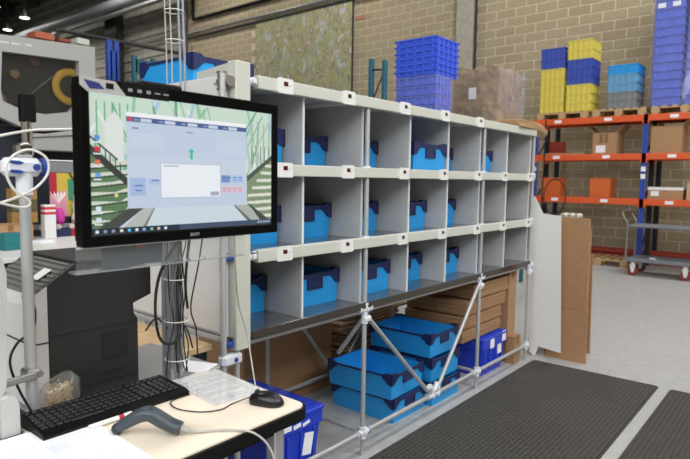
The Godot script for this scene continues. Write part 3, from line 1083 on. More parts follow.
func build_under_shelf() -> void:
	var w := 0.41
	var d := 0.55
	var h := 0.165
	var a := storage_box("stacking_crate", "bottom blue crate of the two-crate stack on the floor under the shelving", w, d, h, Vector3(1.67, 0, -0.1 - d / 2), 0.0, "crates under the shelving")
	again(a, "stacking_crate", Vector3(1.62, h + 0.013, -0.095 - d / 2), 0.03, "open blue crate on top of the two-crate stack under the shelving")
	again(a, "stacking_crate", Vector3(2.1, 0, -0.06 - d / 2), 0.0, "bottom blue crate of the three-crate stack beside the royal blue tote")
	again(a, "stacking_crate", Vector3(2.1, h + 0.013, -0.07 - d / 2), 0.0, "middle blue crate of the three-crate stack beside the royal blue tote")
	again(a, "stacking_crate", Vector3(2.09, 2 * h + 0.026, -0.08 - d / 2), 0.0, "open blue crate on top of the three-crate stack beside the royal blue tote")
	var t := lidded_tote("royal blue lidded tote standing under the corner of the desk", 0.42, 0.6, 0.4, Vector3(0.49, 0, -0.05 - 0.3))
	var s := sn()
	rbox(s, Vector3(0.09, 0.2, 0.2945), Vector3(0.07, 0.12, 0.003), 0.0, Basis(Vector3(0, 0, 1), -0.2))
	part(t, "paper_label", s, M.paper)
	for k in 4:
		s = sn()
		rbox(s, Vector3(-0.14 + k * 0.07, 0.335 - 0.004 * k, 0.3015), Vector3(0.055, 0.03 - 0.004 * k, 0.002), 0.0, Basis(Vector3(0, 0, 1), 0.1 * (k - 1)))
		part(t, "torn_sticker", s, M.paper)
	t = lidded_tote("royal blue lidded tote with white labels under a stack of cartons", 0.46, 0.6, 0.34, Vector3(2.92, 0, -0.06 - 0.3))
	for p in [Vector3(-0.06, 0.27, 0.302), Vector3(0.17, 0.29, 0.302), Vector3(0.1, 0.19, 0.2935)]:
		s = sn()
		rbox(s, p, Vector3(0.075, 0.085, 0.002), 0.0)
		part(t, "paper_label", s, M.paper)
	# bundles of flat cartons on the tote
	var ys := [0.345, 0.455, 0.565, 0.685]
	var xs := [[2.42, 3.03, -0.1, 0.1], [2.44, 3.03, -0.1, 0.1], [2.45, 3.08, -0.09, 0.11], [2.56, 3.11, -0.08, 0.12]]
	var nm := ["lowest", "second", "third", "uppermost"]
	for i in 4:
		var b := thing("carton_bundle", "%s bundle of flat brown cartons stacked on the labelled tote" % nm[i], "carton", Vector3((xs[i][0] + xs[i][1]) / 2 + 0.05, ys[i], xs[i][2] - 0.29), 0.0, "flat cartons on the tote")
		var ww: float = xs[i][1] - xs[i][0] + 0.1
		var hh: float = xs[i][3] - 0.004
		var n := 6
		for j in n:
			s = sn()
			var y0 := hh * j / n
			var dx := rng.randf_range(-0.004, 0.004)
			bx(s, Vector3(-ww / 2 + dx, y0, -0.28), Vector3(ww / 2 + dx, y0 + hh / n - 0.0015, 0.28 + rng.randf_range(-0.004, 0.004)), 0.001)
			part(b, "folded_carton", s, M.cardboard2 if j % 2 == 0 else M.cardboard)
	carton("tall plain brown carton standing behind the end post under the shelving", 0.16, 0.4, 0.82, Vector3(3.33, 0, -0.3), 0.0, M.cardboard)
	carton("small brown carton on the floor at the end post of the shelving", 0.14, 0.08, 0.24, Vector3(3.3, 0, -0.062), 0.0, M.cardboard2)
	# big brown box in the dark behind and loose flat sheets
	carton("large plain brown carton standing behind the frame under the first bays", 0.9, 0.5, 0.84, Vector3(1.31, 0, -1.16), 0.0, M.cardboard2)
	carton("wide brown carton behind the three-crate stack under the shelving", 0.75, 0.5, 0.78, Vector3(2.4, 0, -1.42), 0.0, M.cardboard2)
	carton("long low carton that carries the loose cardboard sheets", 0.8, 0.22, 0.22, Vector3(2.32, 0, -0.99), 0.0, M.cardboard2)
	var y := 0.232
	for i in 11:
		s = sn()
		var ww := rng.randf_range(0.78, 0.9)
		var poly := PackedVector2Array([Vector2(-ww / 2, -0.11), Vector2(-ww * 0.1, -0.125), Vector2(ww / 2, -0.1), Vector2(ww / 2 + 0.03, 0.1), Vector2(0.0, 0.12), Vector2(-ww / 2 - 0.03, 0.09)])
		var hh := rng.randf_range(0.012, 0.022)
		prism(s, poly, 0.0, hh, flat_x())
		single("cardboard_sheet", ["lowest", "second", "third", "fourth", "fifth", "sixth", "seventh", "eighth", "ninth", "tenth", "uppermost"][i] + " loose flattened cardboard sheet in the pile behind the blue crates", "cardboard", s, M.cardboard3, Vector3(2.31 + rng.randf_range(-0.06, 0.06), y, -0.995), rng.randf_range(-0.06, 0.06), "flattened cardboard under the shelving")
		y += hh + 0.012
	# flattened sheets on top of the unit's far end
	y = 2.098
	for i in 5:
		s = sn()
		var sag := 0.05
		var l := 0.62 + rng.randf_range(-0.04, 0.06)
		for k in 6:
			var x0 := -l / 2 + l * k / 6.0
			var x1 := -l / 2 + l * (k + 1) / 6.0
			var b0 := 0.0 if x0 < 0.11 else -sag * pow((x0 - 0.1) / (l / 2 - 0.1), 2.0)
			var b1 := 0.0 if x1 < 0.11 else -sag * pow((x1 - 0.1) / (l / 2 - 0.1), 2.0)
			var q := [Vector3(x0, b0, -0.2), Vector3(x1, b1, -0.2), Vector3(x1, b1, 0.2), Vector3(x0, b0, 0.2)]
			var up := Vector3(0, 0.006, 0)
			quad(s, q[0], q[1], q[2], q[3], Vector3.DOWN)
			quad(s, q[0] + up, q[1] + up, q[2] + up, q[3] + up, Vector3.UP)
			quad(s, q[3], q[2], q[2] + up, q[3] + up, Vector3(0, 0, 1))
			quad(s, q[0], q[1], q[1] + up, q[0] + up, Vector3(0, 0, -1))
			if k == 5:
				quad(s, q[1], q[2], q[2] + up, q[1] + up, Vector3(1, 0, 0))
			if k == 0:
				quad(s, q[0], q[3], q[3] + up, q[0] + up, Vector3(-1, 0, 0))
		single("flat_cardboard", ["lowest", "second", "middle", "fourth", "uppermost"][i] + " flattened pale carton overhanging the top end of the shelving", "cardboard", s, M.cardboard3, Vector3(3.34 + 0.03 * i, y, -0.16 - 0.015 * i), rng.randf_range(-0.08, 0.08), "flattened cartons on top of the shelving")
		y += 0.016

func build_desk() -> void:
	var t := thing("standing_desk", "cream laminate standing desk with rounded black edging and aluminium legs", "desk", Vector3(-0.725, 0, 0.625))
	var s := sn()
	prism(s, round_rect(0.63, 0.48, 0.035, 6), 0.93, 0.96, flat_x())
	part(t, "desktop", s, M.desk)
	s = sn()
	prism(s, round_rect(0.65, 0.5, 0.045, 6), 0.922, 0.9555, flat_x(), true)
	part(t, "edge_band", s, M.black, "black rubber edging")
	for k in [[0.255, 0.165], [-0.255, 0.165], [0.255, -0.2], [-0.255, -0.2]]:
		s = sn()
		bx(s, Vector3(k[0] - 0.02, 0, k[1] - 0.02), Vector3(k[0] + 0.02, 0.922, k[1] + 0.02), 0.004)
		bx(s, Vector3(k[0] + 0.02, 0.05, k[1] - 0.006), Vector3(k[0] + 0.024, 0.92, k[1] + 0.006), 0.0)
		part(t, "leg", s, M.alu)
	for z in [0.165, -0.2]:
		s = sn()
		bx(s, Vector3(-0.255, 0.87, z - 0.015), Vector3(0.255, 0.92, z + 0.015), 0.003)
		part(t, "apron", s, M.black)
	# grey machine plate behind the desk that carries the printer
	t = thing("printer_stand", "grey steel stand plate behind the desk carrying the printer", "stand", Vector3(-0.7, 0, 0.16))
	s = sn()
	bx(s, Vector3(-0.262, 0.935, -0.24), Vector3(0.36, 0.952, 0.21), 0.004)
	part(t, "plate", s, mat(rgb(150, 151, 152), 0.35, 0.4))
	for k in [[-0.24, -0.2], [0.33, -0.2], [-0.24, 0.17], [0.33, 0.17]]:
		s = sn()
		bx(s, Vector3(k[0] - 0.015, 0, k[1] - 0.015), Vector3(k[0] + 0.015, 0.935, k[1] + 0.015), 0.003)
		part(t, "leg", s, M.alu)
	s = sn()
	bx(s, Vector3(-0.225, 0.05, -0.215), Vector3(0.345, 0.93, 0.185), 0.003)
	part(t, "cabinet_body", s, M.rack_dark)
	# low wooden table top beside the end of the shelving
	t = thing("wooden_table", "pale wooden side table behind the printer next to the shelving end", "table", Vector3(-0.2, 0, -0.42))
	s = sn()
	bx(s, Vector3(-0.25, 0.85, -0.33), Vector3(0.165, 0.88, 0.34), 0.003)
	part(t, "tabletop", s, M.wood)
	for k in [[-0.2, -0.28], [0.12, -0.28], [-0.2, 0.28], [0.12, 0.28]]:
		s = sn()
		bx(s, Vector3(k[0] - 0.02, 0, k[1] - 0.02), Vector3(k[0] + 0.02, 0.85, k[1] + 0.02), 0.003)
		part(t, "leg", s, M.rack_dark)
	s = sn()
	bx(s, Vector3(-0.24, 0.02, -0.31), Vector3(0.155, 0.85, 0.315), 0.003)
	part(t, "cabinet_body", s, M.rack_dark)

func screen_image() -> Image:
	var im := Image.create(480, 276, false, Image.FORMAT_RGB8)
	im.fill(rgb(206, 226, 212))
	var r := RandomNumberGenerator.new()
	r.seed = 4
	for k in 60:
		var x := r.randf()
		var y := r.randf_range(-0.05, 0.42)
		var c := [rgb(150, 200, 168), rgb(232, 240, 232), rgb(120, 176, 140), rgb(186, 206, 196), rgb(170, 205, 226)][r.randi() % 5] as Color
		var w := r.randf_range(0.005, 0.02)
		var sl := r.randf_range(-0.12, 0.12)
		paint(im, [[x, y], [x + w, y], [x + w + sl, y + 0.28], [x + sl, y + 0.28]], c)
	for k in 5:
		fill(im, 0.03 + k * 0.034, 0.06, 0.036 + k * 0.034, 0.6, rgb(112, 178, 134))
	for k in 4:
		fill(im, 0.86 + k * 0.04, 0.1, 0.868 + k * 0.04, 0.5, rgb(170, 190, 168))
	paint(im, [[0.065, 0.2], [0.11, 0.12], [0.15, 0.2], [0.15, 0.5], [0.065, 0.42]], rgb(226, 232, 226))
	# stairs on both sides
	paint(im, [[0, 0.42], [0.165, 0.64], [0.165, 0.82], [0.06, 0.96], [0, 0.96]], rgb(96, 128, 92))
	for k in 7:
		var y := 0.5 + k * 0.066
		paint(im, [[0, y], [0.05 + k * 0.02, y - 0.012 + 0.004 * k], [0.165, y - 0.03], [0.165, y + 0.0], [0, y + 0.03]], rgb(214, 220, 206))
		paint(im, [[0, y + 0.03], [0.165, y + 0.0], [0.165, y + 0.012], [0, y + 0.042]], rgb(60, 78, 62))
	paint(im, [[0.0, 0.36], [0.165, 0.6], [0.165, 0.66], [0.0, 0.43]], rgb(58, 66, 62))
	for k in 6:
		fill(im, 0.02 + k * 0.022, 0.34 + k * 0.03, 0.024 + k * 0.022, 0.44 + k * 0.03, rgb(54, 62, 58))
	paint(im, [[0.0, 0.3], [0.12, 0.46], [0.12, 0.475], [0.0, 0.315]], rgb(58, 66, 62))
	paint(im, [[0.83, 0.58], [1, 0.39], [1, 0.96], [0.94, 0.96], [0.83, 0.83]], rgb(132, 150, 120))
	for k in 8:
		var y := 0.46 + k * 0.064
		var x := maxf(0.83, 0.955 - k * 0.03)
		paint(im, [[x, y + (0.955 - x) * 0.1], [1, y], [1, y + 0.03], [x, y + 0.025 + (0.955 - x) * 0.1]], rgb(224, 228, 214))
	paint(im, [[0.83, 0.57], [1, 0.38], [1, 0.42], [0.83, 0.62]], rgb(82, 92, 84))
	for k in 5:
		fill(im, 0.86 + k * 0.03, 0.3, 0.864 + k * 0.03, 0.46, rgb(90, 100, 92))
	# floor
	paint(im, [[0.165, 0.82], [0.83, 0.82], [0.94, 0.96], [0.06, 0.96]], rgb(206, 222, 230))
	paint(im, [[0.165, 0.82], [0.24, 0.82], [0.12, 0.96], [0.03, 0.96]], rgb(72, 78, 74))
	paint(im, [[0.24, 0.82], [0.29, 0.82], [0.24, 0.96], [0.14, 0.96]], rgb(186, 190, 184))
	paint(im, [[0.29, 0.82], [0.295, 0.82], [0.25, 0.96], [0.235, 0.96]], rgb(120, 124, 116))
	paint(im, [[0.74, 0.82], [0.83, 0.82], [0.94, 0.96], [0.83, 0.96]], rgb(176, 182, 176))
	paint(im, [[0.74, 0.82], [0.75, 0.82], [0.86, 0.96], [0.83, 0.96]], rgb(108, 114, 108))
	paint(im, [[0.83, 0.8], [0.87, 0.84], [0.98, 0.96], [0.92, 0.96]], rgb(70, 76, 74))
	# work window
	fill(im, 0.163, 0.115, 0.825, 0.82, rgb(198, 212, 232))
	fill(im, 0.163, 0.115, 0.825, 0.148, rgb(246, 248, 250))
	fill(im, 0.163, 0.148, 0.825, 0.186, rgb(78, 100, 152))
	fill(im, 0.168, 0.152, 0.188, 0.182, rgb(206, 84, 96))
	for k in 5:
		fill(im, 0.23 + k * 0.12, 0.155, 0.285 + k * 0.12, 0.18, rgb(206, 216, 232))
		fill(im, 0.198 + k * 0.12, 0.162, 0.222 + k * 0.12, 0.174, rgb(150, 166, 200))
	fill(im, 0.163, 0.43, 0.825, 0.6, rgb(204, 215, 232))
	for p in [[0.178, 0.27, 9, 5], [0.64, 0.26, 10, 6]]:
		for i in p[2]:
			for j in p[3]:
				fill(im, p[0] + i * 0.0175 + (0.008 if j % 2 else 0.0), p[1] + j * 0.022, p[0] + i * 0.0175 + 0.007 + (0.008 if j % 2 else 0.0), p[1] + j * 0.022 + 0.01, rgb(224, 228, 232))
	fill(im, 0.19, 0.225, 0.22, 0.235, rgb(120, 136, 170))
	fill(im, 0.46, 0.225, 0.5, 0.235, rgb(150, 160, 186))
	fill(im, 0.483, 0.375, 0.497, 0.44, rgb(70, 196, 150))
	paint(im, [[0.472, 0.385], [0.49, 0.355], [0.508, 0.385]], rgb(70, 196, 150))
	fill(im, 0.176, 0.595, 0.252, 0.73, rgb(170, 192, 230))
	fill(im, 0.195, 0.65, 0.235, 0.662, rgb(110, 134, 186))
	fill(im, 0.2, 0.685, 0.232, 0.697, rgb(110, 134, 186))
	fill(im, 0.262, 0.6, 0.322, 0.645, rgb(178, 198, 232))
	fill(im, 0.28, 0.61, 0.315, 0.62, rgb(110, 134, 186))
	fill(im, 0.665, 0.565, 0.72, 0.625, rgb(120, 150, 206))
	fill(im, 0.73, 0.565, 0.805, 0.625, rgb(176, 200, 236))
	fill(im, 0.665, 0.66, 0.72, 0.715, rgb(226, 196, 212))
	fill(im, 0.73, 0.66, 0.805, 0.715, rgb(226, 200, 214))
	for k in 4:
		fill(im, 0.672 + k * 0.034, 0.58, 0.692 + k * 0.034, 0.588, rgb(90, 118, 180))
		fill(im, 0.672 + k * 0.034, 0.6, 0.69 + k * 0.034, 0.608, rgb(120, 146, 200))
		fill(im, 0.672 + k * 0.034, 0.674, 0.692 + k * 0.034, 0.682, rgb(214, 130, 160))
		fill(im, 0.672 + k * 0.034, 0.694, 0.69 + k * 0.034, 0.702, rgb(216, 140, 168))
	fill(im, 0.326, 0.48, 0.661, 0.752, rgb(160, 168, 184))
	fill(im, 0.328, 0.483, 0.659, 0.749, rgb(240, 245, 250))
	fill(im, 0.34, 0.497, 0.42, 0.503, rgb(150, 160, 176))
	fill(im, 0.597, 0.703, 0.65, 0.735, rgb(168, 178, 196))
	# task bar and desktop icons
	fill(im, 0.0, 0.96, 1.0, 1.0, rgb(66, 82, 108))
	fill(im, 0.0, 0.96, 0.42, 1.0, rgb(34, 46, 66))
	for k in 10:
		fill(im, 0.016 + k * 0.036, 0.97, 0.03 + k * 0.036, 0.99, [rgb(240, 240, 244), rgb(150, 160, 176), rgb(150, 160, 176), rgb(240, 230, 200), rgb(90, 200, 230), rgb(230, 240, 250), rgb(140, 190, 240), rgb(120, 200, 160), rgb(240, 190, 170), rgb(220, 236, 255)][k])
	for k in 5:
		fill(im, 0.905 + k * 0.018, 0.97, 0.916 + k * 0.018, 0.988, rgb(190, 200, 214))
	for a in [[0.02, 0.3, rgb(90, 150, 220)], [0.02, 0.38, rgb(214, 60, 70)], [0.02, 0.47, rgb(230, 120, 90)], [0.02, 0.56, rgb(110, 170, 230)], [0.02, 0.8, rgb(220, 234, 244)], [0.02, 0.88, rgb(214, 230, 244)]]:
		fill(im, a[0], a[1], a[0] + 0.022, a[1] + 0.034, a[2])
		fill(im, a[0] - 0.006, a[1] + 0.045, a[0] + 0.028, a[1] + 0.055, rgb(236, 240, 240))
	fill(im, 0.105, 0.71, 0.12, 0.735, rgb(240, 228, 130))
	return im

func build_monitor() -> void:
	var t := thing("monitor", "black wide computer monitor showing a stairway desktop and a blue work window", "monitor", Vector3(-0.7965, 1.485, 0.848))
	var s := sn()
	# local: x -0.28..0.28, y 0..0.35, face at z 0
	var w := 0.2755
	var h := 0.35
	var ow := w - 0.021
	for b in [[Vector3(-w, h - 0.027, -0.03), Vector3(w, h, 0.004)], [Vector3(-w, 0, -0.03), Vector3(w, 0.026, 0.004)], [Vector3(-w, 0.02, -0.03), Vector3(-ow, h - 0.02, 0.004)], [Vector3(ow, 0.02, -0.03), Vector3(w, h - 0.02, 0.004)]]:
		bx(s, b[0], b[1], 0.003)
	part(t, "bezel", s, M.gloss_black)
	s = sn()
	bx(s, Vector3(-w + 0.005, 0.005, -0.05), Vector3(w - 0.005, h - 0.005, -0.012), 0.008)
	part(t, "back_cover", s, M.black)
	s = sn()
	print_quad(s, Vector3(-ow, h - 0.027, -0.002), Vector3(ow, h - 0.027, -0.002), Vector3(ow, 0.026, -0.002), Vector3(-ow, 0.026, -0.002))
	var sm := mat(rgb(8, 8, 10), 0.25)
	var tx := ImageTexture.create_from_image(screen_image())
	sm.emission_enabled = true
	sm.emission = Color.WHITE
	sm.emission_texture = tx
	sm.emission_operator = BaseMaterial3D.EMISSION_OP_MULTIPLY
	sm.emission_energy_multiplier = 0.85
	part(t, "screen", s, sm)
	s = sn()
	var tm := TextMesh.new()
	var f := SystemFont.new()
	f.font_names = PackedStringArray(["Droid Sans"])
	f.font_weight = 700
	f.font_italic = true
	tm.font = f
	tm.text = "acer"
	tm.font_size = 32
	tm.pixel_size = 0.0004
	tm.depth = 0.001
	tm.material = mat(rgb(150, 150, 154), 0.35, 0.2)
	var l := MeshInstance3D.new()
	l.name = "logo"
	l.mesh = tm
	l.position = Vector3(-0.002, 0.013, 0.005)
	t.add_child(l, true)
	# sticker with a blue screen picture on the top left of the bezel
	s = sn()
	prism(s, PackedVector2Array([Vector2(-w, 0.012), Vector2(-w + 0.016, 0.0), Vector2(-w + 0.1, 0.0), Vector2(-w + 0.076, 0.027), Vector2(-w, 0.03)]), 0.004, 0.006, Transform3D(Basis(), Vector3(0, h - 0.03, 0)))
	var st := part(t, "sticker", s, mat(rgb(168, 166, 164), 0.4))
	s = sn()
	prism(s, PackedVector2Array([Vector2(-w + 0.008, 0.024), Vector2(-w + 0.02, 0.006), Vector2(-w + 0.052, 0.008), Vector2(-w + 0.04, 0.02)]), 0.006, 0.0065, Transform3D(Basis(), Vector3(0, h - 0.03, 0)))
	part(st, "blue_print", s, mat(rgb(40, 44, 110), 0.4))
	s = sn()
	bx(s, Vector3(-w + 0.055, h - 0.02, 0.006), Vector3(-w + 0.072, h - 0.008, 0.0065), 0.0)
	part(st, "dark_print", s, M.black)
	s = sn()
	bx(s, Vector3(-w + 0.09, h - 0.03, 0.004), Vector3(-0.07, h - 0.002, 0.0055), 0.0)
	var bs := part(t, "information_strip", s, mat(rgb(14, 14, 15), 0.5, 0.0, 0.25))
	for k in 5:
		s = sn()
		rbox(s, Vector3(-w + 0.11 + k * 0.022, h - 0.016, 0.0058), Vector3(0.01 if k < 3 else 0.014, 0.007 if k < 3 else 0.003, 0.001), 0.0)
		part(bs, "printed_mark", s, mat(rgb(140, 140, 140), 0.4))
	# mount on the back
	s = sn()
	bx(s, Vector3(-0.06, 0.1, -0.1), Vector3(0.06, 0.24, -0.05), 0.006)
	part(t, "mount_plate", s, M.black)
	s = sn()
	bx(s, Vector3(-0.025, 0.14, -0.164), Vector3(0.025, 0.19, -0.1), 0.006)
	part(t, "mount_arm", s, M.alu)
	# black computer case on the arm behind the screen, peeping over the top
	s = sn()
	bx(s, Vector3(-0.07, 0.05, -0.05), Vector3(0.05, 0.385, 0.02), 0.006)
	single("mini_computer", "black slim computer case fixed behind the monitor, its top showing", "computer", s, M.black, Vector3(-0.76, 1.49, 0.665))
	# clear sheet below the monitor
	s = sn()
	bx(s, Vector3(-0.24, -0.055, -0.002), Vector3(0.21, 0.0, 0.002), 0.001)
	var g := thing("acrylic_holder", "clear acrylic document holder hanging under the monitor", "holder", Vector3(-0.84, 1.4852, 0.835))
	part(g, "front_sheet", s, M.glass)
	s = sn()
	bx(s, Vector3(-0.24, -0.057, -0.035), Vector3(0.21, -0.053, 0.002), 0.001)
	part(g, "tray", s, M.glass)
	s = sn()
	bx(s, Vector3(-0.24, -0.057, 0.0), Vector3(0.21, -0.0545, 0.0025), 0.0005)
	part(g, "bottom_edge", s, M.grey_plastic)
	s = sn()
	bx(s, Vector3(-0.24, -0.004, -0.002), Vector3(0.21, 0.0, 0.002), 0.001)
	part(g, "top_edge", s, M.edge_white)
	s = sn()
	bx(s, Vector3(-0.17, -0.053, -0.03), Vector3(-0.02, -0.006, -0.026), 0.0)
	part(g, "inserted_card", s, mat(rgb(52, 60, 74), 0.5))
	s = sn()
	bx(s, Vector3(-0.1, -0.012, -0.012), Vector3(-0.075, -0.006, -0.006), 0.001)
	part(g, "red_tab", s, M.red)
	# aluminium column with the cable bundle
	var a := thing("aluminium_column", "slotted aluminium column behind the monitor standing on the printer plate", "column", Vector3(-0.535, 0.952, 0.38 - 0.02))
	s = sn()
	for k in [[-0.018, -0.018], [0.018, -0.018], [-0.018, 0.018], [0.018, 0.018]]:
		bx(s, Vector3(k[0] - 0.007, 0, k[1] - 0.007), Vector3(k[0] + 0.007, 0.78, k[1] + 0.007), 0.001)
	bx(s, Vector3(-0.014, 0, -0.014), Vector3(0.014, 0.78, 0.014), 0.001)
	part(a, "profile", s, M.dull_alu)
	s = sn()
	bx(s, Vector3(-0.05, 0, -0.05), Vector3(0.05, 0.008, 0.05), 0.002)
	part(a, "foot_plate", s, M.steel)
	s = sn()
	bx(s, Vector3(-0.3, 0.7, -0.014), Vector3(-0.02, 0.735, 0.014), 0.003)
	part(a, "side_arm", s, M.alu)
	for i in 10:
		var pts := []
		var ox := rng.randf_range(-0.032, 0.034)
		var oz := rng.randf_range(0.02, 0.045)
		for k in 8:
			var y := 1.6 - k * 0.088
			var sp := 1.0 if k < 6 else 1.5
			pts.append(Vector3(-0.535 + ox * sp + rng.randf_range(-0.012, 0.012), y, 0.36 + oz + rng.randf_range(-0.008, 0.008)))
		cable("bundled_cable", ["thin black cable in the bundle tied to the aluminium column", "grey cable in the bundle tied to the aluminium column"][1 if i in [1, 2, 4, 5] else 0], pts, 0.0021, M.cable_mid if i in [1, 2, 4, 5] else M.rubber, "grey cables of the bundle" if i in [1, 2, 4, 5] else "black cables of the bundle")
	for y in [1.03, 1.16, 1.3]:
		s = sn()
		ring_band(s, Vector3(-0.535, y, 0.385), Basis(Vector3.RIGHT, PI / 2), 0.04, 0.002, 20, 5)
		single("cable_tie", "pale cable tie round the bundle on the aluminium column", "cable tie", s, M.cable_white, Vector3.ZERO, 0.0, "ties round the cable bundle")
	# hanging cables
	cable("hanging_cable", "thick black cable sagging from the monitor to the column", [Vector3(-0.74, 1.47, 0.7), Vector3(-0.735, 1.36, 0.6), Vector3(-0.7, 1.24, 0.52), Vector3(-0.64, 1.13, 0.45), Vector3(-0.58, 1.095, 0.42), Vector3(-0.53, 1.11, 0.4)], 0.0045, M.rubber)
	cable("hanging_cable", "black cable running slantwise down behind the clear holder", [Vector3(-0.72, 1.47, 0.72), Vector3(-0.66, 1.38, 0.62), Vector3(-0.58, 1.29, 0.5), Vector3(-0.51, 1.2, 0.41)], 0.004, M.rubber)
	cable("hanging_cable", "thin dark cable hanging down in front of the white end panel", [Vector3(-0.5, 1.52, 0.5), Vector3(-0.5, 1.36, 0.46), Vector3(-0.49, 1.2, 0.4), Vector3(-0.47, 1.12, 0.4), Vector3(-0.45, 1.02, 0.38)], 0.0025, M.rubber)
	cable("hanging_cable", "thin grey cable running down the cream trunking to the desk corner", [Vector3(-0.43, 1.52, 0.55), Vector3(-0.38, 1.32, 0.5), Vector3(-0.3, 1.18, 0.42), Vector3(-0.26, 1.06, 0.42), Vector3(-0.3, 0.98, 0.49), Vector3(-0.345, 0.84, 0.58)], 0.0028, M.cable_grey)
	cable("hanging_cable", "looped black cable lying over the printer stand plate", [Vector3(-0.6, 1.12, 0.3), Vector3(-0.57, 1.16, 0.32), Vector3(-0.54, 1.12, 0.36), Vector3(-0.5, 1.13, 0.38), Vector3(-0.47, 1.05, 0.38)], 0.0028, M.rubber)
	# cables going up to the roof
	for a2 in [[-0.47, 0.24, 0.0024, 0], [-0.456, 0.25, 0.0024, 0], [-0.436, 0.27, 0.0042, 1], [-0.425, 0.28, 0.0042, 1]]:
		cable("roof_cable", ["thin pale cable rising to the roof behind the monitor", "thick clear hose rising to the roof behind the monitor"][a2[3]], [Vector3(a2[0], 1.7, a2[1]), Vector3(a2[0] + 0.005, 2.0, a2[1]), Vector3(a2[0] - 0.006, 2.4, a2[1] + 0.004), Vector3(a2[0] + 0.004, 3.2, a2[1]), Vector3(a2[0], 10.99, a2[1])], a2[2], [M.cable_grey, mat(rgb(150, 154, 160), 0.3)][a2[3]], ["thin cables to the roof", "hoses to the roof"][a2[3]])
	for y in [2.1, 2.2]:
		s = sn()
		ring_band(s, Vector3(-0.447, y, 0.26), Basis(Vector3.RIGHT, PI / 2), 0.033, 0.002, 20, 5)
		single("cable_tie", "pale tie band round the cables rising to the roof", "cable tie", s, M.cable_white, Vector3.ZERO, 0.0, "ties round the roof cables")

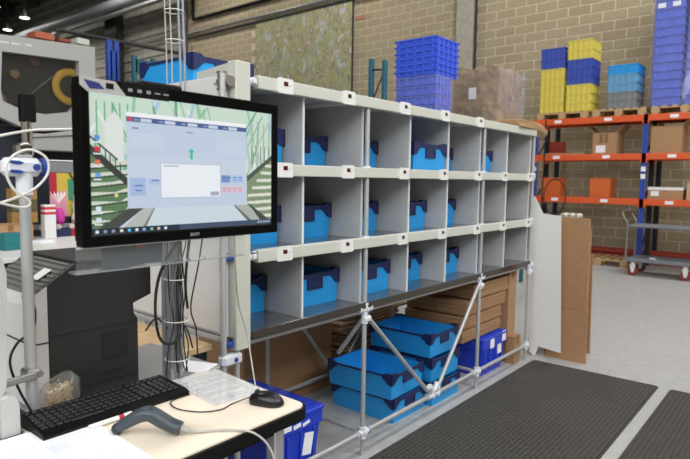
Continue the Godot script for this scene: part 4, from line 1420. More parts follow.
func build_desk_items() -> void:
	var s: SurfaceTool
	# keyboard
	var t := thing("keyboard", "long black computer keyboard lying along the back of the desk", "keyboard", Vector3(-0.815, 0.961, 0.456))
	s = sn()
	var kp := PackedVector2Array([Vector2(0.08, 0.0), Vector2(0.083, 0.012), Vector2(0.06, 0.018), Vector2(-0.08, 0.026), Vector2(-0.084, 0.02), Vector2(-0.083, 0.0)])
	prism(s, kp, -0.218, 0.218, Transform3D(Basis(Vector3(0, 0, 1), Vector3.UP, Vector3(-1, 0, 0)), Vector3.ZERO))
	part(t, "case", s, M.black)
	s = sn()
	var tilt := Basis(Vector3.RIGHT, 0.055)
	for r in 6:
		var z := -0.066 + r * 0.0205 + (0.006 if r > 0 else 0.0)
		var y := 0.0265 - (z + 0.08) * 0.055
		for c in 21:
			if r == 5 and c > 3 and c < 9:
				continue
			var gap := 0.006 if c > 14 else 0.0
			gap += 0.006 if c > 17 else 0.0
			rbox(s, Vector3(-0.2 + c * 0.0192 + gap * 0.6, y, z), Vector3(0.0165, 0.008, 0.0165), 0.003, tilt)
	rbox(s, Vector3(-0.2 + 6 * 0.0192, 0.0265 - 0.1085 * 0.055 - 0.003, 0.0425), Vector3(0.094, 0.008, 0.0165), 0.003, tilt)
	var ks := part(t, "keys", s, mat(rgb(30, 30, 32), 0.4))
	ks.set_meta("kind", "stuff")
	# mouse
	t = thing("computer_mouse", "black computer mouse near the front corner of the desk", "mouse", Vector3(-0.488, 0.961, 0.77), 0.35)
	s = sn()
	var dome := []
	for j in 13:
		var a := PI / 2 * j / 12.0
		dome.append(Vector2(maxf(pow(cos(a), 0.85), 0.0001), sin(a)))
	lathe(s, dome, 28, Transform3D(Basis.from_scale(Vector3(0.031, 0.032, 0.057)), Vector3(0, 0.005, 0)))
	part(t, "shell", s, mat(rgb(20, 20, 22), 0.3))
	s = sn()
	prism(s, round_rect(0.058, 0.106, 0.028, 6), 0.0, 0.006, flat_x())
	part(t, "base", s, M.dark_plastic)
	s = sn()
	cyl(s, Vector3(-0.004, 0.032, -0.03), Vector3(0.004, 0.032, -0.03), 0.008, 0.008, 14)
	part(t, "scroll_wheel", s, M.dark_plastic)
	cable("mouse_cable", "thin dark mouse cable lying across the desk", [Vector3(-0.51, 0.975, 0.722), Vector3(-0.56, 0.9635, 0.7), Vector3(-0.61, 0.9635, 0.71), Vector3(-0.66, 0.9635, 0.68), Vector3(-0.69, 0.9635, 0.61), Vector3(-0.67, 0.9635, 0.55), Vector3(-0.6, 0.9635, 0.545)], 0.0018, M.rubber)
	# barcode scanner: bridge shaped grip lying on head and handle end
	t = thing("barcode_scanner", "dark grey handheld barcode scanner lying arched on the desk", "scanner", Vector3.ZERO)
	s = sn()
	var pts := spline([Vector3(-0.887, 0.979, 0.636), Vector3(-0.868, 0.996, 0.656), Vector3(-0.848, 1.012, 0.678), Vector3(-0.831, 1.016, 0.697), Vector3(-0.814, 1.002, 0.716), Vector3(-0.797, 0.987, 0.738), Vector3(-0.781, 0.9785, 0.76)], 5)
	var rad := []
	for i in pts.size():
		var f := float(i) / (pts.size() - 1)
		rad.append(0.0135 + 0.0045 * sin(f * PI) + 0.004 * f)
	sweep(s, pts, rad, 16, 1.15)
	part(t, "grip", s, M.scanner)
	s = sn()
	ellipsoid(s, Vector3(-0.888, 0.9765, 0.635), Vector3(0.016, 0.0155, 0.016))
	part(t, "nose", s, mat(rgb(40, 44, 50), 0.3))
	s = sn()
	cyl(s, Vector3(-0.781, 0.9785, 0.76), Vector3(-0.768, 0.972, 0.775), 0.009, 0.006, 12)
	part(t, "strain_relief", s, M.cable_grey)
	cable("scanner_cable", "grey scanner cable running over the front edge of the desk", [Vector3(-0.768, 0.972, 0.775), Vector3(-0.745, 0.966, 0.79), Vector3(-0.715, 0.9655, 0.81), Vector3(-0.68, 0.967, 0.85), Vector3(-0.64, 0.955, 0.89), Vector3(-0.6, 0.9, 0.91), Vector3(-0.58, 0.8, 0.92)], 0.0032, M.cable_grey)
	# printed paper in front
	var im := Image.create(256, 192, false, Image.FORMAT_RGB8)
	im.fill(rgb(246, 247, 252))
	var r := RandomNumberGenerator.new()
	r.seed = 12
	for k in 16:
		fill(im, 0.66 + k * 0.0125, 0.05, 0.668 + k * 0.0125 - r.randf() * 0.004, 0.1 - 0.01 * (k % 3), rgb(150, 152, 160))
	for line in 14:
		var x := 0.08
		while x < 0.86:
			var l := r.randf_range(0.02, 0.06)
			if r.randf() < 0.55:
				fill(im, x, 0.24 + line * 0.045, x + l, 0.252 + line * 0.045, rgb(208, 212, 226))
			x += l + 0.012
	for a in [[0.3, 0.3, 0.42, 0.44], [0.5, 0.3, 0.66, 0.42], [0.12, 0.5, 0.3, 0.6]]:
		fill(im, a[0], a[1], a[2], a[3], rgb(222, 226, 238))
	s = sn()
	bx(s, Vector3(-0.17, 0, -0.2), Vector3(0.14, 0.003, 0.2), 0.0)
	t = thing("printed_sheet", "bright white printed paper sheets at the front of the desk", "paper", Vector3(-1.035, 0.9605, 0.655), -0.03)
	part(t, "paper_pad", s, M.paper)
	s = sn()
	print_quad(s, Vector3(-0.17, 0.0033, -0.2), Vector3(0.14, 0.0033, -0.2), Vector3(0.14, 0.0033, 0.2), Vector3(-0.17, 0.0033, 0.2))
	part(t, "print", s, printed(im, 0.8))
	# covered list sheet by the keyboard
	im = Image.create(160, 256, false, Image.FORMAT_RGB8)
	im.fill(rgb(216, 214, 214))
	for line in 26:
		if line % 7 == 4:
			fill(im, 0.04, 0.04 + line * 0.036, 0.96, 0.07 + line * 0.036, rgb(196, 192, 188))
		for c in 6:
			if r.randf() < 0.7:
				fill(im, 0.06 + c * 0.15, 0.045 + line * 0.036, 0.06 + c * 0.15 + r.randf_range(0.04, 0.12), 0.06 + line * 0.036, rgb(172, 170, 178))
		if line % 5 == 0:
			fill(im, 0.1, 0.046 + line * 0.036, 0.8, 0.068 + line * 0.036, rgb(236, 238, 244))
	t = thing("list_sheet", "covered printed list sheet lying on the desk beside the keyboard", "paper", Vector3(-0.5, 0.9605, 0.535), -0.09)
	s = sn()
	bx(s, Vector3(-0.085, 0, -0.135), Vector3(0.095, 0.0015, 0.145), 0.0)
	part(t, "paper", s, M.paper)
	s = sn()
	print_quad(s, Vector3(-0.085, 0.0017, -0.135), Vector3(0.095, 0.0017, -0.135), Vector3(0.095, 0.0017, 0.145), Vector3(-0.085, 0.0017, 0.145))
	part(t, "print", s, printed(im, 0.6))
	s = sn()
	bx(s, Vector3(-0.09, 0.0018, -0.14), Vector3(0.1, 0.0024, 0.15), 0.0)
	part(t, "plastic_cover", s, M.sheet_cover)
	# marker pen
	t = thing("marker_pen", "white marker pen with a red band in front of the keyboard", "pen", Vector3(-0.86, 0.9695, 0.556), 0.02)
	s = sn()
	cyl(s, Vector3(-0.065, 0, 0), Vector3(0.058, 0, 0), 0.0065, 0.0065, 14)
	part(t, "barrel", s, M.white_plastic)
	s = sn()
	cyl(s, Vector3(0.018, 0, 0), Vector3(0.033, 0, 0), 0.0068, 0.0068, 14)
	part(t, "red_band", s, mat(rgb(170, 30, 50), 0.4))
	s = sn()
	cyl(s, Vector3(0.058, 0, 0), Vector3(0.066, 0, 0), 0.004, 0.003, 12)
	part(t, "tip", s, M.white_plastic)
	# printer: side panel faces the aisle
	t = thing("office_printer", "black office laser printer with grey front cover and vented top", "printer", Vector3(-0.79, 0.953, 0.13))
	s = sn()
	var pp := PackedVector2Array([Vector2(-0.118, 0.0), Vector2(0.165, 0.0), Vector2(0.165, 0.215), Vector2(0.152, 0.235), Vector2(0.15, 0.268), Vector2(0.215, 0.29), Vector2(0.215, 0.385), Vector2(-0.038, 0.415), Vector2(-0.118, 0.36)])
	prism(s, pp, -0.19, 0.165)
	part(t, "body", s, M.dark_plastic)
	s = sn()
	var pq := PackedVector2Array([Vector2(-0.166, 0.0), Vector2(-0.12, 0.0), Vector2(-0.12, 0.358), Vector2(-0.156, 0.335), Vector2(-0.166, 0.3)])
	prism(s, pq, -0.185, 0.162)
	var fc := part(t, "front_cover", s, M.off_white, "light grey front cover")
	s = sn()
	bx(s, Vector3(-0.168, 0.19, -0.186), Vector3(-0.118, 0.194, 0.1635), 0.0)
	part(fc, "seam", s, M.dark_recess)
	# ribbed paper rest on top
	s = sn()
	var inc := Basis(Vector3(0, 0, 1), 0.55)
	bx(s, Vector3(-0.04, 0.412, -0.18), Vector3(0.2, 0.424, 0.155), 0.004)
	part(t, "top_cover", s, M.dark_recess)
	s = sn()
	prism(s, PackedVector2Array([Vector2(-0.158, 0.335), Vector2(-0.118, 0.335), Vector2(-0.036, 0.405), Vector2(-0.036, 0.418)]), -0.18, 0.16)
	part(t, "paper_rest", s, M.printer_grey)
	for k in 7:
		s = sn()
		rbox(s, Vector3(-0.142 + k * 0.0155, 0.3505 + k * 0.0105, -0.01), Vector3(0.01, 0.004, 0.33), 0.001, inc)
		part(t, "vent_rib", s, M.printer_grey)
	s = sn()
	rbox(s, Vector3(-0.105, 0.385, 0.09), Vector3(0.05, 0.004, 0.045), 0.001, inc)
	part(t, "control_panel", s, M.white_plastic)
	for a in [[-0.116, 0.205], [-0.04, 0.03]]:
		s = sn()
		bx(s, Vector3(a[0], a[1], 0.164), Vector3(0.163, a[1] + 0.004, 0.1665), 0.0)
		part(t, "side_seam", s, M.dark_recess)
	s = sn()
	bx(s, Vector3(0.04, 0.1, 0.164), Vector3(0.13, 0.19, 0.1672), 0.002)
	part(t, "side_vent", s, M.dark_recess)
	s = sn()
	bx(s, Vector3(0.04, 0.055, 0.164), Vector3(0.11, 0.07, 0.1672), 0.002)
	part(t, "hand_grip", s, M.dark_recess)
	# paper and bits beside the printer
	s = sn()
	bx(s, Vector3(-0.05, 0, -0.07), Vector3(0.06, 0.002, 0.07), 0.0)
	single("loose_paper", "small white paper scrap on the printer stand plate", "paper", s, M.paper, Vector3(-0.42, 0.953, 0.31), 0.4)
	# bag of rubber bands
	t = thing("plastic_bag", "clear plastic bag full of tan rubber bands beside the tube post", "bag", Vector3(-0.905, 0.961, 0.335))
	s = sn()
	var bag := []
	var nb := FastNoiseLite.new()
	nb.seed = 3
	nb.frequency = 18.0
	for j in 9:
		var line := []
		var f := j / 8.0
		for i in 14:
			var b := TAU * i / 14
			var rr := (0.05 + 0.008 * sin(f * PI)) * (1.0 - 0.7 * pow(f, 5.0)) if j > 0 else 0.044
			var e := 1.0 + nb.get_noise_3d(cos(b), f, sin(b)) * 0.35
			line.append(Vector3(cos(b) * rr * e + 0.025 * f * f, f * 0.1, sin(b) * rr * 0.7 * e))
		bag.append(line)
	s.set_smooth_group(1)
	for j in 8:
		for i in 14:
			var i1 := (i + 1) % 14
			quad(s, bag[j][i], bag[j][i1], bag[j + 1][i1], bag[j + 1][i], bag[j][i] + bag[j][i1] - Vector3(0, bag[j][i].y * 2, 0))
	s.set_smooth_group(-1)
	part(t, "bag_skin", s, M.bag)
	s = sn()
	for k in 80:
		var c := Vector3(rng.randf_range(-0.032, 0.034), rng.randf_range(0.012, 0.065), rng.randf_range(-0.014, 0.014))
		ring_band(s, c, Basis(Vector3(rng.randf_range(-1, 1), rng.randf_range(-1, 1), rng.randf_range(-1, 1)).normalized(), rng.randf_range(0, TAU)) * Basis.from_scale(Vector3(1, 0.5, 1)), 0.012, 0.0014, 14, 4)
	var rb := part(t, "rubber_bands", s, M.rubber_band)
	rb.set_meta("kind", "stuff")

func build_left_station() -> void:
	var s: SurfaceTool
	# tube post with clamps at the back of the desk
	var t := thing("tube_post", "grey aluminium tube post with a white and blue clamp head at the desk corner", "post", Vector3(-0.985, 0.0, 0.352))
	s = sn()
	cyl(s, Vector3(0, 0, 0), Vector3(0, 1.63, 0), 0.0148, 0.0148, 18)
	part(t, "tube", s, M.tube)
	s = sn()
	rbox(s, Vector3(-0.008, 1.655, 0), Vector3(0.1, 0.05, 0.052), 0.014)
	cyl(s, Vector3(0, 1.58, 0), Vector3(0, 1.64, 0), 0.021, 0.021, 18)
	var ch := part(t, "clamp_head", s, M.clamp)
	for k in [-1, 1]:
		s = sn()
		prism(s, PackedVector2Array([Vector2(-0.038, 0.006), Vector2(-0.03, 0.002), Vector2(-0.012, 0.0), Vector2(0.0, 0.005), Vector2(-0.012, 0.01), Vector2(-0.034, 0.011)]), 0.026, 0.0275, Transform3D(Basis(), Vector3(-0.008, 1.655 + k * 0.012 - 0.006, 0)))
		part(ch, "blue_slot", s, M.clamp_blue)
	s = sn()
	cyl(s, Vector3(0.022, 1.655, 0.025), Vector3(0.022, 1.655, 0.03), 0.009, 0.009, 14)
	part(ch, "bolt", s, M.clamp_blue)
	s = sn()
	cyl(s, Vector3(0.042, 1.655, 0), Vector3(0.052, 1.655, 0), 0.026, 0.026, 16)
	part(ch, "blue_ring", s, M.clamp_blue)
	s = sn()
	bx(s, Vector3(0.055, 1.641, -0.015), Vector3(0.2, 1.673, 0.015), 0.003)
	part(t, "side_bar", s, M.grey_plastic)
	s = sn()
	bx(s, Vector3(0.055, 1.673, -0.016), Vector3(0.2, 1.677, 0.016), 0.001)
	part(t, "bar_cover", s, M.white_plastic)
	s = sn()
	rbox(s, Vector3(0.0, 1.7, 0), Vector3(0.045, 0.04, 0.04), 0.008)
	cyl(s, Vector3(0.01, 1.68, 0), Vector3(0.01, 1.79, 0), 0.013, 0.013, 16)
	part(t, "chrome_fitting", s, M.chrome)
	s = sn()
	bx(s, Vector3(-0.005, 1.776, -0.014), Vector3(0.032, 1.85, 0.014), 0.003)
	part(t, "black_handle", s, M.black)
	s = sn()
	rbox(s, Vector3(-0.07, 1.083, 0.03), Vector3(0.15, 0.02, 0.012), 0.003, Basis(Vector3(0, 0, 1), 0.06))
	rbox(s, Vector3(0, 1.088, 0.0), Vector3(0.04, 0.026, 0.05), 0.006)
	var lb := part(t, "lower_bracket", s, M.steel)
	s = sn()
	cyl(s, Vector3(0.012, 1.088, 0.024), Vector3(0.012, 1.088, 0.036), 0.008, 0.008, 12)
	part(lb, "bolt", s, M.chrome)
	# white rounded stand at the edge of the view
	t = thing("white_device", "white plastic device with rounded top hanging on the bracket of the tube post", "device", Vector3(-1.14, 0.0, 0.42))
	s = sn()
	var p := PackedVector2Array([Vector2(-0.12, 1.03), Vector2(0.02, 1.03), Vector2(0.052, 1.05), Vector2(0.068, 1.09), Vector2(0.078, 1.38), Vector2(0.07, 1.42), Vector2(0.048, 1.438), Vector2(0.0, 1.446), Vector2(-0.12, 1.45)])
	prism(s, p, -0.05, 0.0)
	part(t, "back_plate", s, M.soft_white)
	s = sn()
	prism(s, PackedVector2Array([Vector2(0.045, 0.961), Vector2(0.09, 0.961), Vector2(0.09, 1.04), Vector2(0.082, 1.06), Vector2(0.066, 1.066), Vector2(0.052, 1.06), Vector2(0.045, 1.04)]), -0.03, 0.02)
	part(t, "rounded_foot", s, M.soft_white)
	cable("station_cable", "pale cable looping over the clamp head of the tube post", [Vector3(-1.08, 1.56, 0.42), Vector3(-1.035, 1.575, 0.42), Vector3(-0.985, 1.6, 0.42), Vector3(-0.952, 1.64, 0.42), Vector3(-0.955, 1.68, 0.42), Vector3(-0.99, 1.7, 0.41), Vector3(-1.03, 1.685, 0.41), Vector3(-1.055, 1.65, 0.42), Vector3(-1.04, 1.6, 0.42), Vector3(-1.0, 1.565, 0.42), Vector3(-1.02, 1.55, 0.42), Vector3(-1.09, 1.57, 0.42)], 0.0035, M.cable_white)
	cable("station_cable", "pale grey cable sweeping past the film machine to the monitor", [Vector3(-1.1, 1.72, 0.4), Vector3(-1.03, 1.74, 0.4), Vector3(-0.96, 1.755, 0.38), Vector3(-0.88, 1.762, 0.4), Vector3(-0.8, 1.77, 0.45)], 0.0035, M.cable_white)
	cable("station_cable", "black cable hanging between the tube post and the white stand", [Vector3(-0.995, 1.3, 0.34), Vector3(-0.972, 1.29, 0.33), Vector3(-0.96, 1.25, 0.33), Vector3(-0.968, 1.2, 0.33), Vector3(-1.01, 1.17, 0.33), Vector3(-1.04, 1.13, 0.36), Vector3(-1.02, 1.05, 0.36), Vector3(-0.99, 0.97, 0.38)], 0.0035, M.rubber)
	# film machine further back
	t = thing("film_machine", "large grey machine with a dark window and yellow film reel", "machine", Vector3(0.0, 0.0, -4.5))
	s = sn()
	# front shell round the window: top, sides and rounded bottom as joined plates
	var outer := PackedVector2Array([Vector2(0.35, 3.03), Vector2(1.735, 3.1), Vector2(1.715, 2.22), Vector2(1.42, 2.15), Vector2(1.15, 2.11), Vector2(0.9, 2.144), Vector2(0.713, 2.22), Vector2(0.35, 2.4)])
	var inner := PackedVector2Array([Vector2(0.755, 2.885), Vector2(1.544, 2.914), Vector2(1.535, 2.46), Vector2(1.43, 2.34), Vector2(1.16, 2.29), Vector2(0.955, 2.304), Vector2(0.747, 2.384), Vector2(0.731, 2.5)])
	for q in [PackedVector2Array([outer[0], outer[1], inner[1], inner[0]]), PackedVector2Array([outer[1], outer[2], inner[2], inner[1]]), PackedVector2Array([outer[2], outer[3], inner[3], inner[2]]), PackedVector2Array([outer[3], outer[4], inner[4], inner[3]]), PackedVector2Array([outer[4], outer[5], inner[5], inner[4]]), PackedVector2Array([outer[5], outer[6], inner[6], inner[5]]), PackedVector2Array([outer[6], outer[7], inner[7], inner[6]]), PackedVector2Array([outer[7], outer[0], inner[0], inner[7]])]:
		prism(s, q, -0.1, 0.0)
	part(t, "front_shell", s, M.machine)
	s = sn()
	bx(s, Vector3(0.4, 2.2, -0.75), Vector3(1.72, 3.06, -0.16), 0.01)
	part(t, "dark_housing", s, M.machine_dark)
	s = sn()
	prism(s, inner, -0.07, -0.064)
	part(t, "window", s, M.dark_glass)
	s = sn()
	ring_band(s, Vector3(1.5, 2.63, -0.12), Basis.from_scale(Vector3(1, 1, 0.4)), 0.165, 0.045, 28, 8)
	var reel := part(t, "film_reel", s, M.amber)
	s = sn()
	cyl(s, Vector3(1.5, 2.63, -0.155), Vector3(1.5, 2.63, -0.12), 0.12, 0.12, 24)
	part(reel, "reel_core", s, M.machine_dark)
	s = sn()
	cyl(s, Vector3(0.909, 2.69, -0.16), Vector3(0.909, 2.69, -0.1), 0.045, 0.045, 18)
	part(t, "roller", s, mat(rgb(150, 110, 76), 0.5))
	s = sn()
	cyl(s, Vector3(1.11, 2.86, -0.16), Vector3(1.11, 2.86, -0.1), 0.05, 0.05, 18)
	part(t, "roller", s, mat(rgb(110, 60, 60), 0.5))
	s = sn()
	cyl(s, Vector3(1.3, 2.72, -0.11), Vector3(1.07, 2.51, -0.11), 0.007)
	part(t, "film_guide", s, M.steel)
	s = sn()
	cyl(s, Vector3(0.77, 2.41, -0.14), Vector3(0.77, 2.41, -0.09), 0.045, 0.045, 16)
	part(t, "side_knob", s, M.chrome)
	s = sn()
	prism(s, PackedVector2Array([Vector2(0.95, 2.03), Vector2(1.75, 2.12), Vector2(1.75, 2.2), Vector2(1.15, 2.08)]), -0.2, 0.05)
	bx(s, Vector3(1.02, 1.9, -0.2), Vector3(1.75, 2.08, 0.02), 0.01)
	part(t, "lower_arm", s, M.machine)
	s = sn()
	bx(s, Vector3(0.2, 0, -0.8), Vector3(1.75, 2.15, -0.25), 0.01)
	part(t, "base_cabinet", s, M.rack_dark)
	for k in 14:
		s = sn()
		bx(s, Vector3(0.74 + k * 0.022, 2.965 + k * 0.0011, 0.0), Vector3(0.753 + k * 0.022, 2.985 + k * 0.0011, 0.003), 0.0)
		if k not in [4, 9, 10]:
			part(t, "printed_mark", s, M.white_plastic)
	for a in [[1.19, 0.2, 0.07, mat(rgb(176, 96, 70), 0.7), "orange carton lying on top of the film machine"], [1.41, 0.13, 0.035, mat(rgb(140, 70, 60), 0.7), "flat red package on top of the film machine"], [1.61, 0.14, 0.065, M.cream, "cream carton on top of the film machine"]]:
		s = sn()
		bx(s, Vector3(-a[1] / 2, 0, -0.1), Vector3(a[1] / 2, a[2], 0.1), 0.004)
		bx(s, Vector3(-a[1] / 2 - 0.002, a[2] * 0.35, -0.06), Vector3(a[1] / 2 + 0.002, a[2] * 0.5, 0.06), 0.001)
		single("small_package", a[4], "package", s, a[3], Vector3(a[0], 3.09 + (a[0] - 1.2) * 0.05, -4.62), 0.03)
	# white packing table with goods
	t = thing("packing_table", "white packing table in front of the film machine", "table", Vector3(0.5, 0, -3.55))
	s = sn()
	bx(s, Vector3(-1.3, 0.96, -0.75), Vector3(0.95, 1.0, 0.8), 0.004)
	part(t, "tabletop", s, M.white_plastic)
	for k in [[-1.2, -0.65], [0.85, -0.65], [-1.2, 0.7], [0.85, 0.7]]:
		s = sn()
		bx(s, Vector3(k[0] - 0.03, 0, k[1] - 0.03), Vector3(k[0] + 0.03, 0.96, k[1] + 0.03), 0.004)
		part(t, "leg", s, M.alu)
	s = sn()
	bx(s, Vector3(-0.4, 1.08, -0.62), Vector3(0.95, 1.13, -0.58), 0.004)
	part(t, "goods_rail", s, M.grey_plastic)
	for x in [-0.36, 0.9]:
		s = sn()
		bx(s, Vector3(x - 0.02, 1.0, -0.62), Vector3(x + 0.02, 1.08, -0.58), 0.003)
		part(t, "rail_foot", s, M.grey_plastic)
	# poster board with leaf shapes
	var im := Image.create(128, 160, false, Image.FORMAT_RGB8)
	im.fill(rgb(206, 178, 66))
	fill(im, 0, 0, 0.18, 0.6, rgb(176, 36, 60))
	paint(im, [[0.45, 0.3], [0.9, 0.3], [0.8, 0.75], [0.45, 0.7]], rgb(60, 140, 110))
	paint(im, [[0.6, 0.0], [1, 0], [1, 0.3], [0.62, 0.32]], rgb(200, 70, 100))
	paint(im, [[0.0, 0.6], [0.4, 0.5], [0.45, 1.0], [0.0, 1.0]], rgb(214, 150, 170))
	paint(im, [[0.7, 0.55], [1, 0.4], [1, 0.75], [0.75, 0.8]], rgb(222, 110, 40))
	paint(im, [[0.3, 0.0], [0.38, 0.0], [0.66, 0.34], [0.6, 0.36]], rgb(70, 84, 40))
	for a in [[0.2, 0.62, rgb(240, 236, 230)], [0.75, 0.16, rgb(244, 214, 222)], [0.55, 0.85, rgb(150, 190, 80)]]:
		for k in 5:
			var g: float = -0.8 + k * 0.4
			paint(im, [[a[0], a[1] + 0.14], [a[0] + g * 0.2 - 0.02, a[1] - 0.05], [a[0] + g * 0.24, a[1] - 0.09], [a[0] + g * 0.2 + 0.03, a[1] - 0.02]], a[2])
	t = thing("leaf_poster", "bright poster of coloured leaf shapes on a board behind the packing table", "poster", Vector3(1.27, 1.0, -4.22))
	s = sn()
	bx(s, Vector3(-0.22, 0, -0.02), Vector3(0.22, 0.78, 0), 0.002)
	part(t, "board", s, M.rack_dark)
	s = sn()
	print_quad(s, Vector3(-0.21, 0.77, 0.002), Vector3(0.21, 0.77, 0.002), Vector3(0.21, 0.2, 0.002), Vector3(-0.21, 0.2, 0.002))
	part(t, "print", s, printed(im, 0.6))
	s = sn()
	bx(s, Vector3(-0.06, 0, -0.05), Vector3(0.05, 0.34, 0.05), 0.004)
	t = thing("red_striped_box", "white carton with red stripes on the packing table", "box", Vector3(0.95, 1.0, -4.0))
	part(t, "body", s, M.white_plastic)
	for k in 2:
		s = sn()
		bx(s, Vector3(-0.061, 0.24 + k * 0.05, -0.051), Vector3(0.051, 0.27 + k * 0.05, 0.051), 0.002)
		part(t, "red_stripe", s, mat(rgb(206, 60, 66), 0.6))
	s = sn()
	lathe(s, [Vector2(0.0001, 0.0), Vector2(0.04, 0.0), Vector2(0.055, 0.05), Vector2(0.05, 0.13), Vector2(0.03, 0.16), Vector2(0.0001, 0.165)], 14)
	single("magenta_jar", "bright magenta jar on the rail of the packing table", "jar", s, M.magenta, Vector3(1.12, 1.13, -4.15))
	s = sn()
	lathe(s, [Vector2(0.0001, 0.0), Vector2(0.055, 0.0), Vector2(0.06, 0.06), Vector2(0.035, 0.12), Vector2(0.045, 0.18), Vector2(0.03, 0.25), Vector2(0.035, 0.29), Vector2(0.0001, 0.31)], 14)
	single("white_bottle", "white waisted bottle on the rail of the packing table", "bottle", s, M.white_plastic, Vector3(1.31, 1.13, -4.15))
	for x in [0.92, 1.08, 1.22]:
		s = sn()
		ellipsoid(s, Vector3.ZERO, Vector3(0.035, 0.032, 0.035), 14, 8)
		single("pale_cap", "round pale cap on the edge of the goods rail", "cap", s, mat(rgb(206, 190, 190), 0.5), Vector3(x, 1.1, -4.09), 0.0, "caps along the goods rail")
	t = thing("flag_box", "long navy and red carton under the goods rail", "box", Vector3(1.2, 1.0, -4.1))
	s = sn()
	bx(s, Vector3(-0.15, 0, -0.04), Vector3(0.0, 0.075, 0.04), 0.003)
	part(t, "navy_half", s, M.navy)
	s = sn()
	bx(s, Vector3(0.0, 0, -0.04), Vector3(0.16, 0.075, 0.04), 0.003)
	part(t, "red_half", s, mat(rgb(160, 34, 46), 0.6))
	carton("brown carton at the end of the packing table beside the tube post", 0.4, 0.22, 0.16, Vector3(0.55, 1.0, -4.0), 0.0, M.cardboard)
	s = sn()
	bx(s, Vector3(-0.09, 0, -0.08), Vector3(0.08, 0.14, 0.08), 0.004)
	bx(s, Vector3(-0.092, 0.05, -0.082), Vector3(0.082, 0.06, 0.082), 0.001)
	single("teal_carton", "teal carton on the packing table behind the white stand", "box", s, M.teal_box, Vector3(0.33, 1.0, -3.3), 0.1)
	s = sn()
	rbox(s, Vector3(0, 0.012, 0), Vector3(0.16, 0.024, 0.12), 0.004, Basis(Vector3.UP, 0.3))
	single("paper_stack", "white and blue paper pad lying on the packing table", "paper", s, M.paper, Vector3(0.72, 1.0, -3.6))
	# shelves of small goods in the dark behind
	for k in 3:
		s = sn()
		bx(s, Vector3(-0.12, 0, -0.06), Vector3(0.12, 0.11, 0.06), 0.004)
		bx(s, Vector3(-0.07, 0.02, 0.06), Vector3(0.07, 0.06, 0.063), 0.001)
		single("goods_carton", ["lowest", "middle", "uppermost"][k] + " ochre carton in the small stack behind the tube post", "box", s, [mat(rgb(150, 116, 60), 0.7), mat(rgb(90, 84, 60), 0.7), mat(rgb(160, 124, 70), 0.7)][k], Vector3(0.72, 1.165 + k * 0.113, -4.05), 0.05 * k, "small ochre cartons")
	# blue machine guards far behind
	for a in [[1.98, 2.72, 0.1, 0.8, M.guard, "blue guard panel beside the film machine"], [2.33, 2.7, 0.05, 1.1, M.guard, "narrow blue machine guard behind the film machine"], [2.66, 2.98, 0.14, 0.36, M.teal, "teal machine cover behind the film machine"]]:
		t = thing("machine_guard", a[5], "guard", Vector3(a[0], 0, -6.6 + a[0] * 0.6))
		s = sn()
		bx(s, Vector3(-a[2], a[1], -0.03), Vector3(a[2], a[1] + a[3] * 0.5, 0.03), 0.005)
		part(t, "panel", s, a[4])
		for k in [-1, 1]:
			s = sn()
			bx(s, Vector3(k * a[2] - 0.03, 0, -0.03), Vector3(k * a[2] + 0.03, a[1] + a[3] * 0.62, 0.03), 0.004)
			part(t, "post", s, a[4])
	s = sn()
	cyl(s, Vector3(1.95, 3.55, -5.9), Vector3(3.5, 3.35, -5.0), 0.025)
	cyl(s, Vector3(3.5, 0, -5.0), Vector3(3.5, 3.37, -5.0), 0.025)
	cyl(s, Vector3(1.95, 0, -5.9), Vector3(1.95, 3.56, -5.9), 0.025)
	single("guard_rail", "dark rail with two posts above the blue machine guards", "railing", s, M.dark_steel)

